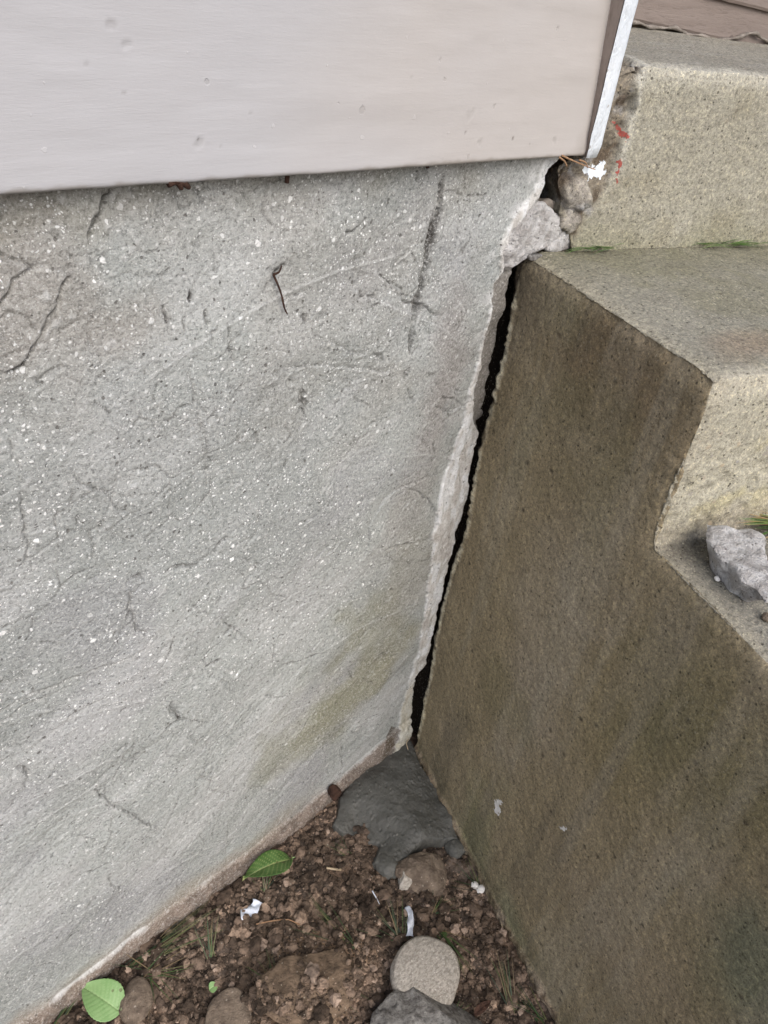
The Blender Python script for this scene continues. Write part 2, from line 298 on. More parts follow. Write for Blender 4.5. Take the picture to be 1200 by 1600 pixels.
# ------------------------------------------------------------------ the foundation wall
EDGE = [(880, 225), (868, 246), (852, 262), (846, 290), (834, 312), (815, 334), (800, 356), (786, 386), (779, 405), (781, 420), (777, 426), (769, 440), (766, 470), (759, 520), (750, 574),
        (738, 637), (742, 652), (749, 677), (735, 734), (725, 783), (710, 827), (698, 880), (686, 925), (671, 990), (662, 1039), (646, 1057), (643, 1087), (640, 1132), (637, 1150), (620, 1200)]
RIM = [(862, 225), (845, 250), (835, 285), (822, 310), (797, 340), (783, 365), (774, 395), (776, 420), (765, 445), (757, 520), (746, 574), (733, 610), (727, 650), (712, 690), (702, 730), (692, 760),
       (682, 790), (680, 815), (670, 832), (672, 870), (664, 930), (655, 985), (650, 1020), (640, 1050), (634, 1080), (627, 1100), (622, 1140), (600, 1200)]
CR_ = [ # (points, half width mm, depth mm, lip mm, dirt)
 ([(175, 297), (156, 321), (142, 354), (134, 371)], 2.2, 4, 1.8, .75), ([(109, 421), (98, 442), (83, 467), (69, 496), (62, 525), (46, 550), (35, 569), (21, 577), (0, 577)], 1.6, 4, 1.5, .8),
 ([(-30, 392), (0, 398), (25, 403), (50, 415), (31, 427), (17, 437), (10, 452), (0, 465), (-20, 480)], 1.4, 3, 1.2, .7), ([(50, 415), (75, 417), (109, 419)], .8, 1.2, .5, .3),
 ([(79, 356), (98, 383)], 1.0, 1.5, .7, .35), ([(187, 427), (217, 425), (254, 428), (290, 430)], .8, 1.5, .4, .4), ([(250, 473), (260, 492), (263, 506)], 1.6, 3, .6, .7), ([(293, 450), (296, 458), (291, 470)], 2., 2, .3, .9),
 ([(323, 483), (323, 512)], 1.2, 2.5, .3, .7), ([(333, 515), (329, 525)], 2.2, 3.5, .3, .8), ([(287, 488), (284, 512)], 1., 2, .3, .6), ([(354, 506), (352, 546), (359, 552), (359, 569)], 1.2, 2.5, .6, .7),
 ([(446, 406), (437, 420), (427, 429)], 2., 2.5, .8, .6), ([(471, 608), (469, 629), (477, 637), (474, 612)], 2.0, 4, .6, .8), ([(433, 572), (504, 572), (567, 576), (608, 582), (629, 593)], .9, 1.6, .9, .45),
 ([(694, 272), (692, 303), (687, 337), (675, 378), (667, 416), (654, 466), (646, 512), (641, 553)], 2.4, 4.6, -3.0, .62), ([(637, 574), (631, 597)], 2.8, 3., -1.2, .4), ([(681, 328), (679, 357), (671, 395)], 1.4, 2., -.8, .5),
 ([(596, 430), (612, 445), (627, 453), (629, 470), (650, 476), (671, 487), (687, 493)], 1.1, 3, .5, .8), ([(565, 453), (565, 468), (583, 466), (590, 471)], 1.6, 3, .5, .8), ([(552, 412), (556, 432)], .9, 2, .3, .5),
 ([(571, 341), (558, 353), (537, 366)], 1.8, 2.5, 1.2, .45), ([(604, 364), (617, 353), (650, 337)], 1., 1.6, .5, .5), ([(694, 295), (717, 303), (729, 310), (758, 301)], .8, 2, .3, .7), ([(579, 557), (590, 556), (600, 562)], 2., 3, .5, .6),
 ([(475, 493), (477, 507)], 1.5, 2, .4, .5), ([(483, 512), (517, 537), (546, 549), (579, 555)], 1., 1.2, .9, .3), ([(633, 607), (646, 632)], 1.2, 2.5, .4, .6), ([(680, 632), (690, 622), (712, 622), (722, 632), (708, 642), (686, 641), (680, 632)], .9, 2, -.6, .45),
 ([(29, 765), (35, 808), (42, 858), (46, 887)], 1.3, 2.2, .8, .4), ([(254, 894), (271, 887), (292, 883), (308, 881), (329, 867), (350, 842), (365, 838)], 1.7, 3.2, .8, .65), ([(394, 837), (402, 821), (400, 800)], 1.1, 2, .4, .6),
 ([(354, 869), (383, 873), (400, 881), (412, 877)], 1., 2, .8, .45), ([(454, 887), (437, 912), (421, 933)], 1., 2, .5, .6), ([(294, 952), (323, 927)], 1.3, 2.4, .6, .7), ([(342, 962), (371, 987), (396, 1008)], 1., 2, .5, .5),
 ([(200, 1060), (179, 1081), (146, 1098), (112, 1121), (87, 1140), (58, 1164), (29, 1181), (12, 1190), (0, 1193)], 1.2, 3, 1.6, .75), ([(267, 1100), (277, 1117), (283, 1125), (260, 1135)], 2.6, 4, .8, .8), ([(283, 1122), (320, 1128)], 1.2, 2, .3, .5),
 ([(500, 1019), (471, 1033), (442, 1040)], 1.8, 3, 1., .75), ([(443, 992), (429, 1000), (425, 1029)], 1.3, 2.5, .6, .65), ([(271, 992), (267, 1008), (254, 1042)], 1.4, 2.5, .7, .55), ([(342, 1006), (334, 1012), (325, 1021)], 1.2, 2, .5, .6),
 ([(204, 925), (200, 954), (217, 987), (235, 990)], 2., 3., 1.2, .55), ([(121, 804), (123, 822)], 1.6, 2, .3, .7), ([(112, 737), (129, 754), (167, 771), (183, 796), (208, 808)], 1.1, 1.5, .8, .35), ([(496, 1104), (471, 1150), (442, 1187)], 2.6, 3, 1.8, .3),
 ([(415, 1087), (433, 1092), (450, 1088)], 1.3, 2.5, .5, .6), ([(265, 1202), (246, 1215), (229, 1229)], 2., 3.5, 1, .75), ([(146, 1235), (183, 1260), (212, 1275), (250, 1295)], 1.4, 2.6, 1.4, .6), ([(175, 1275), (173, 1300), (162, 1329)], 1., 1.6, .8, .45),
 ([(173, 1346), (146, 1358), (125, 1367)], 1.8, 3, .7, .7), ([(427, 1233), (396, 1250), (367, 1269), (356, 1279), (354, 1308), (354, 1342)], 1.5, 3, 1.5, .5), ([(108, 1394), (83, 1421), (42, 1442), (0, 1467), (-30, 1480)], 2.8, 3.2, 2.2, .4),
 ([(169, 1367), (175, 1383), (192, 1387)], 1.1, 2, .5, .6), ([(100, 1498), (62, 1508), (33, 1521)], 1.1, 2, .6, .6), ([(29, 1200), (50, 1217), (40, 1233)], 2.0, 3, .8, .75), ([(310, 1300), (319, 1317), (310, 1337)], 1., 2, .4, .5), ([(306, 1228), (304, 1242)], 1.4, 2, .3, .7),
 ([(627, 742), (631, 702)], 1.2, 2.4, -.6, .5), ([(627, 758), (652, 750), (672, 742), (692, 740)], .9, 2, .4, .55), ([(627, 758), (652, 767), (668, 779), (680, 799), (676, 823)], 1., 2.2, -1., .5), ([(668, 840), (631, 848), (599, 856)], 2.0, 3, 1.8, .45),
 ([(676, 693), (682, 714), (672, 726)], 1.3, 2.5, .4, .65), ([(647, 754), (615, 762), (591, 787), (574, 823), (566, 880)], .9, 1.6, -.9, .35), ([(591, 1022), (611, 1027), (623, 1018)], 1.3, 2.5, .5, .6), ([(566, 1060), (583, 1068)], 1.2, 2, .4, .5),
 ([(300, 255+40), (312, 320)], 1.2, 2, .3, .6), ([(277, 300), (278, 322), (290, 326)], .9, 2, .3, .5), ([(652, 268), (653, 285)], 1.2, 2, .3, .8), ([(668, 262), (668, 285)], 1., 2, .3, .6), ([(10, 680), (20, 700), (28, 735)], 1., 2, .5, .5),
 ([(590, 1115), (560, 1132), (535, 1165)], 3.0, 4, 1.5, .65), ([(535, 1168), (538, 1200), (531, 1225)], 1.4, 3, .5, .7), ([(400, 1010), (380, 1060)], 1., 1.6, .7, .3), ([(0, 1130), (40, 1105), (110, 1075)], 1.3, 1.0, -1.5, .0), ([(0, 1110), (60, 1080), (180, 1035), (230, 1010)], 2.0, 1.0, -1.8, .0),
]
def build_wall():
    xs = np.concatenate([np.linspace(-2.6, -.87, 60), np.arange(-.86, .10, .0015), np.linspace(.105, .9, 40)])
    zs = np.concatenate([[-.25, -.12], np.arange(-.06, 1.135, .0015), [1.16, 1.25]])
    XX, ZZ = np.meshgrid(xs, zs); x = XX.ravel(); z = ZZ.ravel(); P = np.stack([x, z, x*0], 1)
    jit = vn(P, 90, 3)*.0022+vn(P, 260, 4)*.0012; jt2 = vn(P, 90, 13)*.0022+vn(P, 260, 14)*.0012
    xj, zj = x+jit, z+jt2
    h = fbm(P, 4, 3, 1)*.008+fbm(P, 16, 5, 2, .55)*.0032+fbm(P, 140, 3, 5)*.0005
    # smeared trowel ridges that run up to the right
    rot = np.stack([x*.86+z*.5, -x*.5+z*.86, x*0], 1); tr = fbm(rot*np.array([3, 26, 1]), 1., 4, 8)
    lowm = sst(.85, .2, z); h += (1-np.abs(tr)*2)*.0012*(.3+lowm)
    cr_ = np.array([.405, .428, .420])[None]*np.ones((len(x), 1))
    big = fbm(P, 6, 4, 21)[:, None]; cr_ = cr_*(1+big*.22)
    mau = sst(.05, .5, fbm(P, 7, 4, 33))[:, None]; cr_ = cr_*(1-mau*.5)+np.array([.36, .362, .385])*mau*.5
    smear = sst(.18, .5, fbm(rot*np.array([6, 40, 1]), 1., 4, 18)); cr_ = cr_*(1-.30*smear[:, None])+np.array([.55, .56, .57])*.30*smear[:, None]
    wp = (sst(.0, .40, fbm(rot*np.array([1, 1.5, 1]), 6.0, 5, 19))*.42)[:, None]; cr_ = cr_*(1-wp)+np.array([.60, .61, .615])*wp
    def addcol(m, c):
        nonlocal cr_
        m = np.clip(m, 0, 1)[:, None]; cr_ = cr_*(1-m)+np.array(c)*m
    def spot(p, rx, rz, c, k, seed=0, ang=0):
        cx, cz = wl(p); dx, dz = x-cx, z-cz; ca, sa = math.cos(ang), math.sin(ang)
        d = np.hypot((dx*ca+dz*sa)/rx, (-dx*sa+dz*ca)/rz)+fbm(P, 14, 5, 50+seed)*.9
        addcol(sst(1.1, .2, d)*k, c)
    spot((580, 1040), .15, .15, (.29, .285, .18), .65, 1); spot((610, 1010), .05, .12, (.30, .285, .19), .4, 2); spot((480, 1150), .12, .08, (.27, .27, .19), .55, 3)
    spot((690, 620), .05, .22, (.31, .285, .275), .6, 4); spot((640, 780), .07, .12, (.30, .285, .265), .5, 5); spot((640, 900), .06, .12, (.28, .27, .21), .45, 12)
    spot((40, 440), .09, .10, (.36, .33, .30), .6, 6); spot((200, 1480), .35, .07, (.36, .335, .28), .7, 7, .1); spot((520, 500), .2, .15, (.37, .36, .33), .4, 8)
    spot((350, 750), .25, .2, (.34, .36, .355), .4, 9); spot((720, 300), .1, .06, (.37, .36, .32), .5, 10)
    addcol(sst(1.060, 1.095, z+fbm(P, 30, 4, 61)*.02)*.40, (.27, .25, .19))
    addcol(sst(.05, .0, z+fbm(P, 25, 4, 62)*.02-.012)*.7, (.33, .28, .235))
    flk = np.ones(len(x)); flk *= 1-.75*sst(-.17, -.06, x+fbm(P, 12, 3, 64)*.06)*sst(.95, .7, z)
    flk *= 1-.5*sst(.14, .05, z); flk *= .55+.45*sst(-.2, .35, fbm(P, 5, 3, 65))+.4*sst(.3, .7, z)*sst(-.15, -.25, x)
    for k_ in range(36):                                     # long shallow trowel sweeps
        ax, az, rr_ = random.uniform(-1.1, -.1), random.uniform(-.5, .5), random.uniform(.25, .8); rad = np.hypot(x-ax, (z-az))+vn(P, 9, 320+k_)*.006; ang = np.arctan2(z-az, x-ax); a0 = random.uniform(.3, 2.2)
        m = sst(.35, .1, np.abs(ang-a0)); e_ = (rad-rr_); h += m*(np.exp(-(e_/.0016)**2)*.0007+sst(-.012, 0, e_)*(e_ < 0)*.0006); addcol(m*np.exp(-(e_/.0013)**2)*.38, (.62, .63, .63)); addcol(m*np.exp(-((e_-.0022)/.0010)**2)*.22, (.16, .15, .14))
    # faint crazing that ties the larger cracks together
    for sc_, sd_, kd in ((9, 300, .45), (22, 310, .3)):
        q = (P+np.stack([fbm(P, 14, 3, sd_), fbm(P, 14, 3, sd_+3), x*0], 1)*.035)[:, :2]*sc_; i0 = np.floor(q).astype(np.int64); f1_ = np.full(len(x), 9.); f2_ = f1_.copy(); k0 = i0[:, 0]*0
        for a in (-1, 0, 1):
            for b in (-1, 0, 1):
                I = i0[:, 0]+a; J = i0[:, 1]+b; dd = np.hypot(q[:, 0]-(I+.5+.45*_h(I, J, k0, sd_)), q[:, 1]-(J+.5+.45*_h(I, J, k0, sd_+5)))
                f2_ = np.where(dd < f1_, f1_, np.minimum(f2_, dd)); f1_ = np.minimum(f1_, dd)
        ln = np.exp(-((f2_-f1_)/sc_/.0011)**2)*sst(.02, .35, fbm(P, 11, 4, sd_+8)); h -= ln*.0016; addcol(ln*kd, (.10, .09, .08))
    # cracks, scarps, gouges
    cl = [([wl(p) for p in c[0]],)+c[1:] for c in CR_]
    for i in range(150):                                    # short hairlines and nicks
        cx, cz = random.uniform(-.8, -.06), random.uniform(.08, 1.05); a = random.choice([random.gauss(1.3, .5), random.gauss(.6, .3)]); L = random.uniform(.006, .03)
        pts = [(cx, cz)]
        for k in range(3): a += random.gauss(0, .5); pts.append((pts[-1][0]+math.cos(a)*L/3, pts[-1][1]+math.sin(a)*L/3))
        cl.append((pts, random.uniform(.6, 1.5), random.uniform(1., 2.8), random.uniform(0, .8), random.uniform(.2, .7)))
    for pts, wd, dp, lip, dirt in cl:
        wd *= .72; dirt *= .85; dp *= .85
        xa = [p[0] for p in pts]; za = [p[1] for p in pts]; mg = .035
        k = np.where((x > min(xa)-mg) & (x < max(xa)+mg) & (z > min(za)-mg) & (z < max(za)+mg))[0]
        d, sg, t = pl_dist(xj[k], zj[k], pts); wd *= .001; endf = sst(0, .12, t)*sst(1., .88, t)*.8+.2
        wv = wd*(.45+.9*endf*(1+.5*vn(P[k], 60, 71))); g = np.exp(-(d/np.maximum(wv, 3e-4))**2)
        if len(k) == 0: continue
        h[k] -= g*dp*.001*1.4*endf
        h[k] += sg*lip*.0012*np.exp(-d/.009)*endf
        dm = np.clip(g*1.5*dirt*(.62+.3*vn(P[k], 150, 72)+.55*vn(P[k], 42, 73)), 0, .95)[:, None]; flk[k] *= 1-.8*dm[:, 0]; cr_[k] = cr_[k]*(1-dm)+np.array([.040, .035, .030])*dm
        hl = (np.exp(-((d-wv*1.9)/.0012)**2)*(sg > 0)*min(.35, abs(lip)*.22))[:, None]; cr_[k] = cr_[k]*(1-hl)+np.array([.56, .56, .55])*hl
    # pitted patches and raised lumps of aggregate
    pat = sst(.16, .45, fbm(P, 9, 4, 81)); h -= pat*np.abs(fbm(P, 130, 3, 82))*.0022
    wd_, wv_ = worley(P+jit[:, None]*2, 90, 83); bumpm = (wv_ > .93)*sst(.34, .15, wd_+.1*vn(P, 300, 84)); h += bumpm*.0008; cr_ = cr_*(1-.5*bumpm[:, None])+np.array([.62, .63, .63])*.5*bumpm[:, None]
    pit = (wv_ < .06)*sst(.22, .05, wd_); h -= pit*.0015; addcol(pit*.5, (.07, .06, .05))
    # tide line and foot of the render, bulging out where it meets the soil
    foot_top = np.interp(x, [-2.6, -.80, -.55, -.35, -.20, -.10, -.02, .1], [.030, .030, .028, .022, .03, .060, .075, .08])
    e = foot_top-z+fbm(P, 26, 4, 91)*.007; fm = sst(-.002, .004, e)
    h += fm*(.005+.006*sst(0, .03, e))+fm*fbm(P, 70, 4, 92)*.004
    addcol(fm*.85, (.25, .195, .160)); addcol(fm*sst(-.1, .35, fbm(P, 45, 4, 93))*.6, (.16, .13, .11))
    addcol(np.exp(-((e+.001)/.004)**2)*sst(-.1, .3, fbm(P, 20, 3, 94))*.7*sst(-.35, -.5, x), (.75, .76, .77))
    wetp = inpoly(x, z, [wl(p) for p in [(612, 1135), (585, 1195), (640, 1170), (650, 1150)]]); addcol(wetp*.8, (.10, .075, .05))
    flk *= 1-.7*fm
    # the old white mortar at the broken corner, then the recess behind it
    E = [wl(p) for p in EDGE]; Rm = [wl(p) for p in RIM]
    zE = np.array([p[1] for p in E])[::-1]; xE = np.array([p[0] for p in E])[::-1]; o = np.argsort(zE); zE, xE = zE[o], xE[o]
    zR = np.array([p[1] for p in Rm]); xR = np.array([p[0] for p in Rm]); o = np.argsort(zR); zR, xR = zR[o], xR[o]
    xe = np.interp(z, zE, xE)+vn(P*np.array([0, 1, 0]), 140, 95)*.0016+vn(P*np.array([0, 1, 0]), 45, 96)*.0022
    xr = np.interp(z, zR, xR)+vn(P, 150, 97)*.0022+vn(P, 45, 98)*.003
    strip = sst(-.0008, .0012, x-xr)*sst(.001, -.001, x-xe)
    h += strip*(.003+fbm(P*np.array([2, .6, 1]), 60, 4, 99)*.0022)
    wn = fbm(P*np.array([1.6, .7, 1]), 55, 5, 100)
    addcol(strip*.92, (.74, .73, .71)); addcol(strip*sst(.10, .4, wn)*.7, (.50, .47, .44)); addcol(strip*sst(-.02, -.25, wn)*.9, (.86, .88, .90))
    addcol(strip*sst(.30, .12, z)*.55, (.50, .47, .33))
    addcol((1-strip)*np.exp(-np.maximum(xr-x, 0)/.012)*sst(.0, .25, fbm(P, 60, 4, 101))*(x < xr)*.75*(sst(.8, 1., z)+.35), (.74, .75, .76))
    d = x-xe; rec = sst(-.0005, .0025, d)
    ledge = sst(.70, .76, z)*sst(.975, .955, z)                       # where the recess shows a grey shoulder first
    dep = .005*(1-ledge)+.030*sst(.002, .016, d)*(1-ledge)+ledge*(.0005+.003*sst(.0, .03, d)+.050*sst(.030, .046, d+.008*fbm(P, 50, 4, 104))); dep = dep+fbm(P, 45, 4, 102)*.006*sst(.0, .01, d)*(1-.6*ledge)+.05*sst(.03, .06, d)
    deep_top = sst(.975, 1.0, z); dep += deep_top*.03*sst(.004, .02, d)
    h -= rec*dep
    addcol(rec*.9, (.085, .07, .055)); addcol(rec*ledge*sst(.048, .026, d+.010*fbm(P, 50, 4, 103))*.95, (.27, .255, .235)); addcol(rec*deep_top*sst(.02, .002, d)*.8, (.15, .10, .065))
    flk *= (1-strip*.9)*(1-rec)
    V = np.stack([x, -h, z], 1)
    root = empty('foundation_wall', (-.4, 0, 0)); tag(root, 'rough grey parged foundation wall with white flecks and hairline cracks, left of the steps', 'wall')
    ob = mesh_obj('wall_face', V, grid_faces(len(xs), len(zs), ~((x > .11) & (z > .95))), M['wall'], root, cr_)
    setcol(ob.data, np.stack([flk, flk*0, flk*0], 1), 'Fx')
    return root, (x, z, h)
wall_root, _ = build_wall()
from mathutils.bvhtree import BVHTree
def decal(name, px, tomap, nrm, target, mat, parent, seed=1, res=.0008, lift=.0003):
    """a thin film of paint that follows the surface it was daubed on"""
    bv = target; poly = [np.asarray(tomap(p)) for p in px]; nrm = np.asarray(nrm, float)
    e1 = np.cross(Z, nrm); e1 /= np.linalg.norm(e1); e2 = np.cross(nrm, e1); c = sum(poly)/len(poly)
    q = [((p-c)@e1, (p-c)@e2) for p in poly]; us = np.arange(min(a for a, b in q)-.003, max(a for a, b in q)+.003, res); vs = np.arange(min(b for a, b in q)-.003, max(b for a, b in q)+.003, res)
    UU, VV = np.meshgrid(us, vs); u, v = UU.ravel(), VV.ravel(); W = c[None]+u[:, None]*e1+v[:, None]*e2
    dd = sdf(u, v, q)+.0008+fbm(W, 330, 3, seed)*.0055; keep = dd < 0; out = W.copy()
    for k in np.where(keep)[0]:
        hit = bv.ray_cast(Vector(W[k]+nrm*.03), Vector(-nrm), .08)[0]
        if hit is None: keep[k] = False
        else: out[k] = np.array(hit)+nrm*lift
    idx = np.full(len(u), -1); ii = np.where(keep)[0]; idx[ii] = np.arange(len(ii)); Fq = idx[grid_faces(len(us), len(vs), keep)]
    return mesh_obj(name, out[ii], Fq, mat, parent)
def bvh(P, Fq): return BVHTree.FromPolygons(P.tolist(), Fq.tolist())

# ------------------------------------------------------------------ the concrete steps
CE = [(808, 400), (806, 416), (800, 457), (792, 520), (781, 578), (773, 608), (767, 637), (757, 673), (745, 734), (737, 791), (727, 832), (710, 880), (698, 925), (682, 998), (674, 1043), (666, 1083), (656, 1136), (650, 1150)]
cedge = [sdp(p) for p in CE]
def build_steps():
    root = empty('concrete_steps', sv(.15, .2, 0)); tag(root, 'grey concrete steps with damp olive brown side, pulled away from the wall', 'steps')
    # profile in (v, z)
    prof = [(cedge[0][0], H1)]+cedge[1:]+[(.03, -.08), (1.05, -.08), (1.05, .405), (.965, .415), (.960, .592), (.645, .600), (.640, H2-.004), (.330, H2+.002), (.322, .890), (.318, H1+.004)]
    fine = []
    for a, b in zip(prof[:len(cedge)], prof[1:len(cedge)+1]):
        n = 5
        for k in range(n): t = k/n; fine.append((a[0]+(b[0]-a[0])*t+(random.gauss(0, .0011)), a[1]+(b[1]-a[1])*t))
    prof2 = fine+prof[len(cedge):]
    V1, F1 = prism([sv(0, v, z) for v, z in prof2], A*0, A*.022)
    backp = [(-.22, H1)]+[(-.22, -.08)]+prof[len(cedge)+1:]
    V2, F2 = prism([sv(0, v, z) for v, z in backp], A*.021, A*.75)
    P1, Fq, N1 = remeshed(V1+V2, F1+[[i+len(V1) for i in f] for f in F2], .0027)
    u, v, z = P1@A, P1@S, P1[:, 2]
    nu, nz_, nv = N1@A, N1[:, 2], N1@S
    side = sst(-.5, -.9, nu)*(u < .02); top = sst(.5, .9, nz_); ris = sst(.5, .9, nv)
    Q = np.stack([v, z, u], 1)
    # rounded and worn arrises: pull points near the profile corners inwards
    nose = [((.320, H1), .014), ((.642, H2), .013), ((.962, .6), .012)]
    disp = fbm(P1, 6, 3, 1)*.004+fbm(P1, 30, 4, 2)*.0016+fbm(P1, 140, 3, 3)*.0010
    rnd = np.zeros(len(P1))
    for (cv, cz), r in nose:
        d = np.hypot(v-cv, z-cz); rnd = rnd+np.exp(-(d/r)**2)*(.0050+.0020*fbm(P1, 40, 3, 5))
    arr, _, _ = pl_dist(v, z, [(0, H1), (.320, H1), (.328, H2), (.642, H2), (.645, .6), (.962, .6)])
    edge_m = np.exp(-(arr/.010)**2)*np.exp(-(u/.010)**2); disp -= edge_m*(.0040+.0028*sst(-.1, .5, fbm(P1, 45, 4, 6)))
    rr = sst(.93, .86, z)*sst(H2-.01, H2+.02, z)*np.exp(-((v-.325)/.02)**2); disp -= rr*np.abs(fbm(P1, 55, 4, 7))*.009      # spalled riser
    # side: brushed wavy ridges, lip along the crack, crumbling foot
    brush = sst(-.1, .4, fbm(Q, 20, 3, 39))*np.sin(Q[:, 0]*560+fbm(Q*np.array([14, 5, 1]), 1, 4, 8)*20)*sst(.13, .17, v)*sst(.30, .22, v)*sst(.60, .70, z)*sst(.93, .88, z)
    disp += side*brush*.00045
    de, _, _ = pl_dist(v, z, cedge); lip = side*sst(.010, .004, de+vn(P1, 100, 9)*.004); disp += lip*(.0022+vn(P1, 190, 10)*.002)
    foot = side*sst(.020, .008, z-.010*fbm(P1, 25, 3, 11)); disp += foot*(.005+fbm(P1, 80, 4, 12)*.006)
    P = P1+N1*disp[:, None]-(rnd*(v > 0))[:, None]*((S+Z)*.7071)[None]
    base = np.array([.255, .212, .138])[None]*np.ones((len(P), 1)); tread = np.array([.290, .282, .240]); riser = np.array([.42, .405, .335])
    def mixc(m, c): nonlocal base; m = np.clip(m, 0, 1)[:, None]; base = base*(1-m)+np.array(c)*m
    n1 = fbm(Q, 5, 4, 20); n2 = fbm(Q, 16, 4, 21)
    def spot(p, rv, rz, c, k, s):
        cv, cz = sdp(p); d = np.hypot((v-cv)/rv, (z-cz)/rz)+fbm(Q, 12, 4, 40+s)*.6; mixc(sst(1.15, .15, d)*k, c)
    spot((950, 560), .15, .13, (0.159, 0.122, 0.076), .8, 1); spot((880, 480), .07, .05, (0.197, 0.184, 0.117), .6, 2); spot((860, 1000), .10, .30, (0.286, 0.248, 0.191), .8, 3)
    spot((960, 1150), .10, .15, (0.203, 0.168, 0.089), .6, 9); spot((1100, 1150), .16, .14, (0.191, 0.165, 0.091), .75, 4); spot((740, 1300), .06, .20, (0.210, 0.213, 0.121), .85, 5); spot((780, 1450), .06, .12, (0.216, 0.224, 0.142), .8, 6)
    spot((1180, 1500), .10, .10, (0.152, 0.163, 0.112), .8, 7); spot((950, 1450), .18, .12, (0.273, 0.226, 0.159), .6, 8); spot((700, 1150), .05, .10, (0.298, 0.254, 0.191), .6, 10); spot((1110, 620), .05, .05, (0.127, 0.102, 0.064), .5, 11)
    drip = fbm(Q*np.array([30, 1.6, 1]), 1, 5, 30); mixc(sst(.08, .4, drip)*sst(-.2, .3, n1)*.5, (.13, .115, .085)); mixc(sst(.1, .45, -drip)*.35, (.33, .30, .235))
    wb_, wvv = worley(Q, 38, 31); hole = (wvv > .93)*sst(.16, .08, wb_)*side; disp2 = hole*.0015; mixc(hole*.8, (.05, .04, .03))
    mixc(sst(.1, .5, n1)*.35, (0.273, 0.229, 0.152)); mixc(sst(.1, .5, -n1)*.35, (0.159, 0.146, 0.083))
    streak = fbm(Q*np.array([22, 3, 1]), 1, 4, 23); mixc(sst(.15, .55, streak)*.4, (0.305, 0.267, 0.203))
    mixc(lip*(.65+.35*sst(-.2, .2, n2)), (.60, .57, .45)); mixc(lip*sst(.1, .4, fbm(Q, 70, 3, 24)), (.20, .17, .12))
    mixc(foot*.8, (.15, .105, .075)); mixc(foot*sst(0, .3, fbm(Q, 60, 3, 25))*.7, (.36, .30, .23))
    mixc(side*np.exp(-(z/.05)**2)*.45*sst(-.3, .3, n2), (.10, .095, .055))
    ns = 1-side
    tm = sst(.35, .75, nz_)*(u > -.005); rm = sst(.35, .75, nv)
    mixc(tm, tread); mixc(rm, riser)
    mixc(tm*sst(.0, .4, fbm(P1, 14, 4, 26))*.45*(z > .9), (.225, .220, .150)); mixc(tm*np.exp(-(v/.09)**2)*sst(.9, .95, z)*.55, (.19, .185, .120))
    mixc(tm*(z > .9)*sst(1.3, .3, np.hypot((v-.270)/.035, (u-.12)/.10)+fbm(P1, 16, 3, 27)*.5)*.7, (.29, .235, .18))
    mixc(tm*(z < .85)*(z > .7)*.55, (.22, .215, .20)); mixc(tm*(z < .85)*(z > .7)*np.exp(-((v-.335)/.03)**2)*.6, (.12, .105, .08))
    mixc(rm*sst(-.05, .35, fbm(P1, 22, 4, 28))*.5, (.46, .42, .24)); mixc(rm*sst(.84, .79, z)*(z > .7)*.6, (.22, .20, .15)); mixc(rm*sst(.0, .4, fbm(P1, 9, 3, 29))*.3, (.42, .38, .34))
    aris = np.exp(-(arr/.012)**2)*np.exp(-(np.maximum(u, 0)/.016)**2)*(1-.9*side); mixc(aris*.6, (.45, .42, .34))
    mixc((tm+rm).clip(0, 1)*np.exp(-(np.hypot(v-.32, z-H1)/.014)**2)*.6, (.52, .49, .41))
    bk = (v < -.005)|((u > .003) & (de < .02) & (nu > -.3) & (nv < .3) & (nz_ < .5)); mixc(bk*1., (.05, .04, .03))
    sg_ = (side*(1-lip))[:, None]; base = base*(1+sg_*np.array([.20, .21, .24]))
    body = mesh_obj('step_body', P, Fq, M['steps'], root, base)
    global BV_SIDE, BV_LAND; kk_ = (P@S < .4) & (P@A < .05); fk = Fq[kk_[Fq].all(1)]; BV_SIDE = bvh(P, fk)
    setcol(body.data, np.stack([.35+.65*ns, rm*.9+tm*.1, ns*0], 1), 'Fx')
    # upper step: the riser and landing above the crack
    o = [(935, 215), (905, 240), (878, 266), (874, 290), (881, 312), (878, 335), (880, 350), (893, 362), (896, 388)]
    o = [r1(p) for p in o]; uz = [(.085, H0), (.03, H0)]+[(-.01, 1.13)]+o+[(.075, .962), (.80, .962), (.80, H0)]
    n = len(uz); Bz = lambda u_: H0+.012-.075*(u_-.3)
    back = [sv(max(u_, .03)+(.05 if i < 12 else 0), -.47, (z_ if z_ < 1.17 else H0+.004)) for i, (u_, z_) in enumerate(uz)]
    V = [sv(u_, -.006+(.004 if z_ > 1.1 else 0), z_) for u_, z_ in uz]+back
    Fc = [list(range(n))[::-1], [n+i for i in range(n)]]+[[i, (i+1) % n, n+(i+1) % n, n+i] for i in range(n)]
    P1, Fq, N1 = remeshed(V, Fc, .0022)
    u, v, z = P1@A, P1@S, P1[:, 2]; nz_, nv = N1[:, 2], N1@S
    disp = fbm(P1, 8, 3, 51)*.003+fbm(P1, 35, 4, 52)*.0014+fbm(P1, 150, 3, 53)*.0009
    rough = sst(.095, .060, u+fbm(P1, 30, 3, 54)*.02)*sst(.05, -.02, -v-.03)         # broken left margin
    cl_ = sorted([r1(p)[::-1] for p in [(1012, 92), (1000, 130), (990, 175), (980, 220), (968, 262), (950, 300), (922, 345), (905, 385)]]); clean = np.interp(z, [c[0] for c in cl_], [c[1] for c in cl_])
    rough = sst(.004, -.006, u-clean+fbm(P1, 45, 3, 54)*.010)
    disp -= rough*(.004+.012*np.abs(fbm(P1, 42, 4, 55)))*sst(1.04, 1.07, z)+rough*.002
    d = np.hypot(v+.0, z-H0); rnd = np.exp(-(d/.013)**2)*(.0050+.002*fbm(P1, 40, 3, 56))
